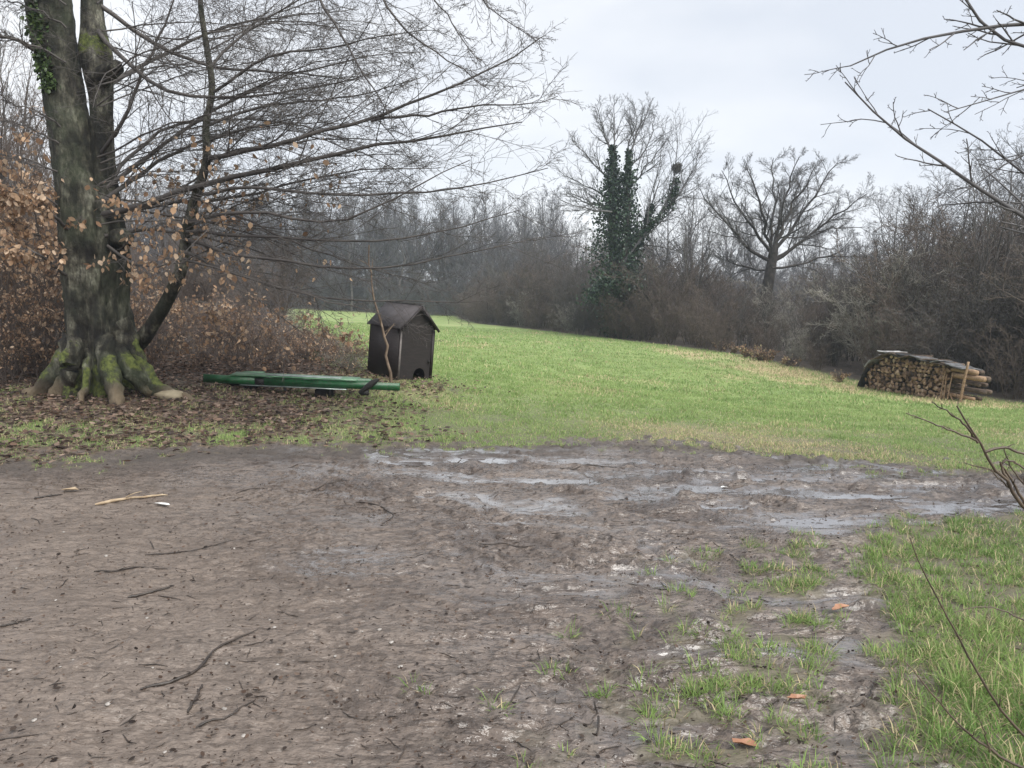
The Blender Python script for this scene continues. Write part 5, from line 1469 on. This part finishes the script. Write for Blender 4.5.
    for i in range(20):
        sc_ = 0.02 + (Lp + 0.34) * (i + rng.uniform(0.1, 0.9)) / 20; wd = rng.uniform(0.09, 0.20)
        z0 = float(np.interp((sc_ - wd) / Lp, *tops)) + rng.uniform(-0.05, 0.05); z1 = float(np.interp((sc_ + wd) / Lp, *tops)) + rng.uniform(-0.05, 0.05)
        m = (M_plank, M_logbark, M_logbark, M_tarp)[int(rng.integers(0, 4))]
        lb, gr = {M_plank.name: ('grey weathered piece lying on top of the woodpile', 'grey slabs on the woodpile'), M_logbark.name: ('rough dark bark piece lying on top of the woodpile', 'bark slabs on the woodpile'), M_tarp.name: ('black scrap of sheet lying on top of the woodpile', 'black scraps on the woodpile')}[m.name]
        sheet(sc_ - wd, sc_ + wd, z0, z1, m, lb, rng.uniform(-0.03, 0.05), 'cover_sheet', gr, rng.uniform(-0.24, -0.12), rng.uniform(0.3, 0.6))
    sheet(0.42, 0.68, 1.09, 1.08, M_pale, 'pale wet slab highest on the top of the woodpile', 0, 'cover_sheet')
    sheet(0.03, 0.20, 0.62, 0.80, M_pale, 'small pale slab over the low left end of the woodpile', 0, 'cover_sheet')
    sheet(-0.20, 0.02, 0.06, 0.46, M_tarp, 'black sheet hanging down the left end of the woodpile', 0, 'black_tarpaulin')
build_woodpile()

# ------------------------------------------------------------------ sticks and scraps on the mud
M_palestick = simple('pale_stick', (0.26, 0.19, 0.12), (0.42, 0.33, 0.22), 14, 0.7, 0.3)
M_darkstick = simple('wet_stick', (0.022, 0.017, 0.014), (0.055, 0.042, 0.034), 14, 0.5, 0.3)
M_white = simple('white_scrap', (0.62, 0.62, 0.60), (0.75, 0.75, 0.74), 8, 0.6, 0)
M_orange = simple('orange_leaf', (0.24, 0.11, 0.06), (0.36, 0.20, 0.12), 20, 0.5, 0.2)
def stick(pts, r, mat, label, seed):
    rng = np.random.default_rng(seed)
    q = np.array([on_ground(*p) for p in pts])
    P = resample(q, 14, r * 0.45, rng)
    P[:, 2] = height(P[:, 0], P[:, 1]) + r * 0.7
    P[1:-1, 2] = (P[:-2, 2] + P[1:-1, 2] + P[2:, 2]) / 3 + 0.002
    c = P[0].copy(); b = Buf(); rr = r * np.linspace(1.0, 0.55, 14) * (1 + 0.1 * rng.normal(0, 1, 14)); rr[0] *= 0.5; rr[-1] *= 0.3
    b.tubes((P - c)[None], rr[None], 7)
    A, a = grow(rng, (P - c)[None], rr[None], 2, 0.3, 0.8, 35, 8, 0.25, 4, 0.5, r * 0.3, -0.05, 0.1, flat=0.15)
    b.tubes(A, a, 5)
    o = obj('fallen_stick', b.mesh('fallen_stick', mat, True), None, c); tag(o, label, 'stick')
for i, (pts, r, m, lb) in enumerate([
    ([(95, 504), (130, 499), (168, 496)], 0.014, M_palestick, 'long pale brown stick lying on the mud near the left grass edge'),
    ([(34, 499), (50, 497), (63, 495)], 0.009, M_darkstick, 'short dark stick on the mud left of the pale stick'),
    ([(94, 573), (130, 570), (168, 570)], 0.006, M_darkstick, 'thin dark twig lying level on the mud below the pale stick'),
    ([(128, 600), (150, 594), (175, 586)], 0.008, M_darkstick, 'dark stick just below the thin level twig on the mud'),
    ([(140, 690), (190, 679), (215, 650), (258, 630)], 0.008, M_darkstick, 'long bent dark branch on the mud in the left foreground'),
    ([(188, 712), (196, 700), (203, 686)], 0.006, M_darkstick, 'short twig below the bent dark branch in the left foreground'),
    ([(356, 502), (378, 504), (396, 516), (380, 526)], 0.006, M_darkstick, 'curved dark twig on the mud right of the pale stick'),
    ([(145, 555), (190, 552), (236, 540)], 0.005, M_darkstick, 'thin straight twig on the mud above the level twig'),
    ([(0, 628), (14, 624), (30, 622)], 0.006, M_darkstick, 'short dark twig at the left edge of the mud'),
    ([(628, 583), (655, 588), (668, 594)], 0.006, M_darkstick, 'short dark twig on the mud near the first grass tufts'),
    ([(196, 730), (230, 718), (256, 700)], 0.005, M_darkstick, 'thin twig on the mud at the bottom left'),
    ([(850, 714), (868, 704), (876, 680)], 0.006, M_darkstick, 'curved twig in the muddy rut beside the right grass'),
    ([(0, 396), (16, 394), (40, 392)], 0.022, M_darkstick, 'thick broken branch on the leaves left of the beech roots'),
    ([(470, 548), (500, 545), (535, 548)], 0.005, M_darkstick, 'fine twig lying in the middle of the mud'),
    ([(560, 470), (590, 466), (625, 468)], 0.007, M_darkstick, 'dark twig on the mud near the far grass edge'),
    ([(310, 490), (335, 484), (350, 482)], 0.006, M_darkstick, 'small dark twig on the mud in front of the green frame')]):
    stick(pts, r, m, lb, 900 + i)

def scrap(px, py, size, mat, name, label, cat, seed):
    g = on_ground(px, py); z = float(height(g[0], g[1])[0])
    rng = np.random.default_rng(seed); bm = bmesh.new()
    n = 9; vs = []
    for j in range(n):
        a = j / n * 2 * math.pi; r = 1 + 0.25 * rng.normal()
        vs.append(bm.verts.new((size[0] * math.cos(a) * r, size[1] * math.sin(a) * r, 0.012 + 0.35 * size[1] * abs(math.sin(a)) + 0.006 * rng.random())))
    c = bm.verts.new((0, 0, 0.010))
    for j in range(n): bm.faces.new((c, vs[j], vs[(j + 1) % n]))
    r = bmesh.ops.extrude_face_region(bm, geom=bm.faces[:])
    for v in [e for e in r['geom'] if isinstance(e, bmesh.types.BMVert)]: v.co.z += 0.002
    bmesh.ops.recalc_face_normals(bm, faces=bm.faces[:])
    me = bpy.data.meshes.new(name); bm.to_mesh(me); bm.free(); me.materials.append(mat)
    o = obj(name, me, None, (g[0], g[1], z)); o.rotation_euler = (0, 0, rng.normal() * 0.5); tag(o, label, cat)
scrap(162, 507, (0.075, 0.018), M_white, 'paper_scrap', 'narrow white scrap beside the pale stick on the mud', 'scrap', 1)
scrap(71, 492, (0.06, 0.03), M_palestick, 'fallen_leaf', 'pale tan leaf on the mud left of the pale stick', 'leaf', 2)
scrap(838, 613, (0.055, 0.030), M_orange, 'fallen_leaf', 'bright orange brown leaf lying between tufts beside the right grass', 'leaf', 3)
scrap(796, 706, (0.04, 0.024), M_orange, 'fallen_leaf', 'orange brown leaf on the mud near the bottom right tufts', 'leaf', 4)
scrap(746, 750, (0.045, 0.022), M_orange, 'fallen_leaf', 'orange brown leaf standing at the bottom edge of the mud', 'leaf', 5)
scrap(724, 488, (0.03, 0.018), M_white, 'paper_scrap', 'tiny white scrap on the mud under the far grass edge', 'scrap', 6)

# pebbles
def build_twig_litter():
    rng = np.random.default_rng(151)
    n = 520
    y = 2.4 + 5.4 * rng.random(n) ** 1.2; x = rng.uniform(-0.72, 0.45, n) * y
    keep = masks(x, y)[0] > 0.6; x, y = x[keep], y[keep]; n = len(x)
    L = np.clip(0.05 * np.exp(rng.normal(0, 0.6, n)), 0.02, 0.28); a = rng.normal(0.2, 0.8, n)
    t = np.linspace(-0.5, 0.5, 5)
    bend = rng.normal(0, 0.12, (n, 1)) * (t ** 2 - 0.1)[None] * L[:, None]
    X = x[:, None] + np.cos(a)[:, None] * t * L[:, None] - np.sin(a)[:, None] * bend; Yy = y[:, None] + np.sin(a)[:, None] * t * L[:, None] + np.cos(a)[:, None] * bend
    Z = height(X.ravel(), Yy.ravel()).reshape(X.shape) + 0.003
    b = Buf(); b.tubes(np.stack([X, Yy, Z], -1), np.repeat((0.0014 + 0.010 * L)[:, None], 5, 1) * np.array([0.5, 1, 1, 0.8, 0.4]), 5)
    tag(obj('twig_litter', b.mesh('twig_litter', M_darkstick)), 'countless small dark twig scraps trodden into the mud', 'twig litter', kind='stuff')
build_twig_litter()

def build_pebbles():
    rng = np.random.default_rng(141)
    proto = None
    for i in range(40):
        px, py = rng.uniform(0, 420), rng.uniform(520, 765)
        if i > 30: px, py = rng.uniform(400, 1000), rng.uniform(450, 600)
        g = on_ground(px, py); z = float(height(g[0], g[1])[0])
        if proto is None:
            proto = rock('pebble', (0, 0, 0), (0.012, 0.009, 0.006), 3, simple('pebble', (0.20, 0.18, 0.16), (0.40, 0.375, 0.35), 30, 0.5, 0), 'small pale pebble lying on the mud', 'pebble'); o = proto
            o['group'] = 'pebbles on the mud'
        else:
            o = proto.copy(); COL.objects.link(o)
        o.location = (g[0], g[1], z + 0.003); s = rng.uniform(0.5, 1.1); o.scale = (s, s, s); o.rotation_euler = (0, 0, rng.random() * 6)
build_pebbles()

# ------------------------------------------------------------------ damp air
def build_haze():
    x0, x1, y0, y1, z0, z1 = -216, 216, -66, 216, -9, 40
    me = bpy.data.meshes.new('haze')
    V = [(x, y, z) for z in (z0, z1) for y in (y0, y1) for x in (x0, x1)]
    me.from_pydata(V, [], [(0, 2, 3, 1), (4, 5, 7, 6), (0, 1, 5, 4), (1, 3, 7, 5), (3, 2, 6, 7), (2, 0, 4, 6)]); me.update()
    m = bpy.data.materials.new('haze'); m.use_nodes = True; nt = m.node_tree; nt.nodes.clear()
    out = nt.nodes.new('ShaderNodeOutputMaterial'); v = nt.nodes.new('ShaderNodeVolumePrincipled')
    v.inputs['Color'].default_value = (0.76, 0.86, 1.0, 1); v.inputs['Density'].default_value = 0.0010; v.inputs['Anisotropy'].default_value = 0.2
    nt.links.new(v.outputs[0], out.inputs['Volume']); me.materials.append(m)
    o = obj('haze', me); tag(o, 'thin damp winter haze over the meadow', 'haze', kind='stuff')
build_haze()
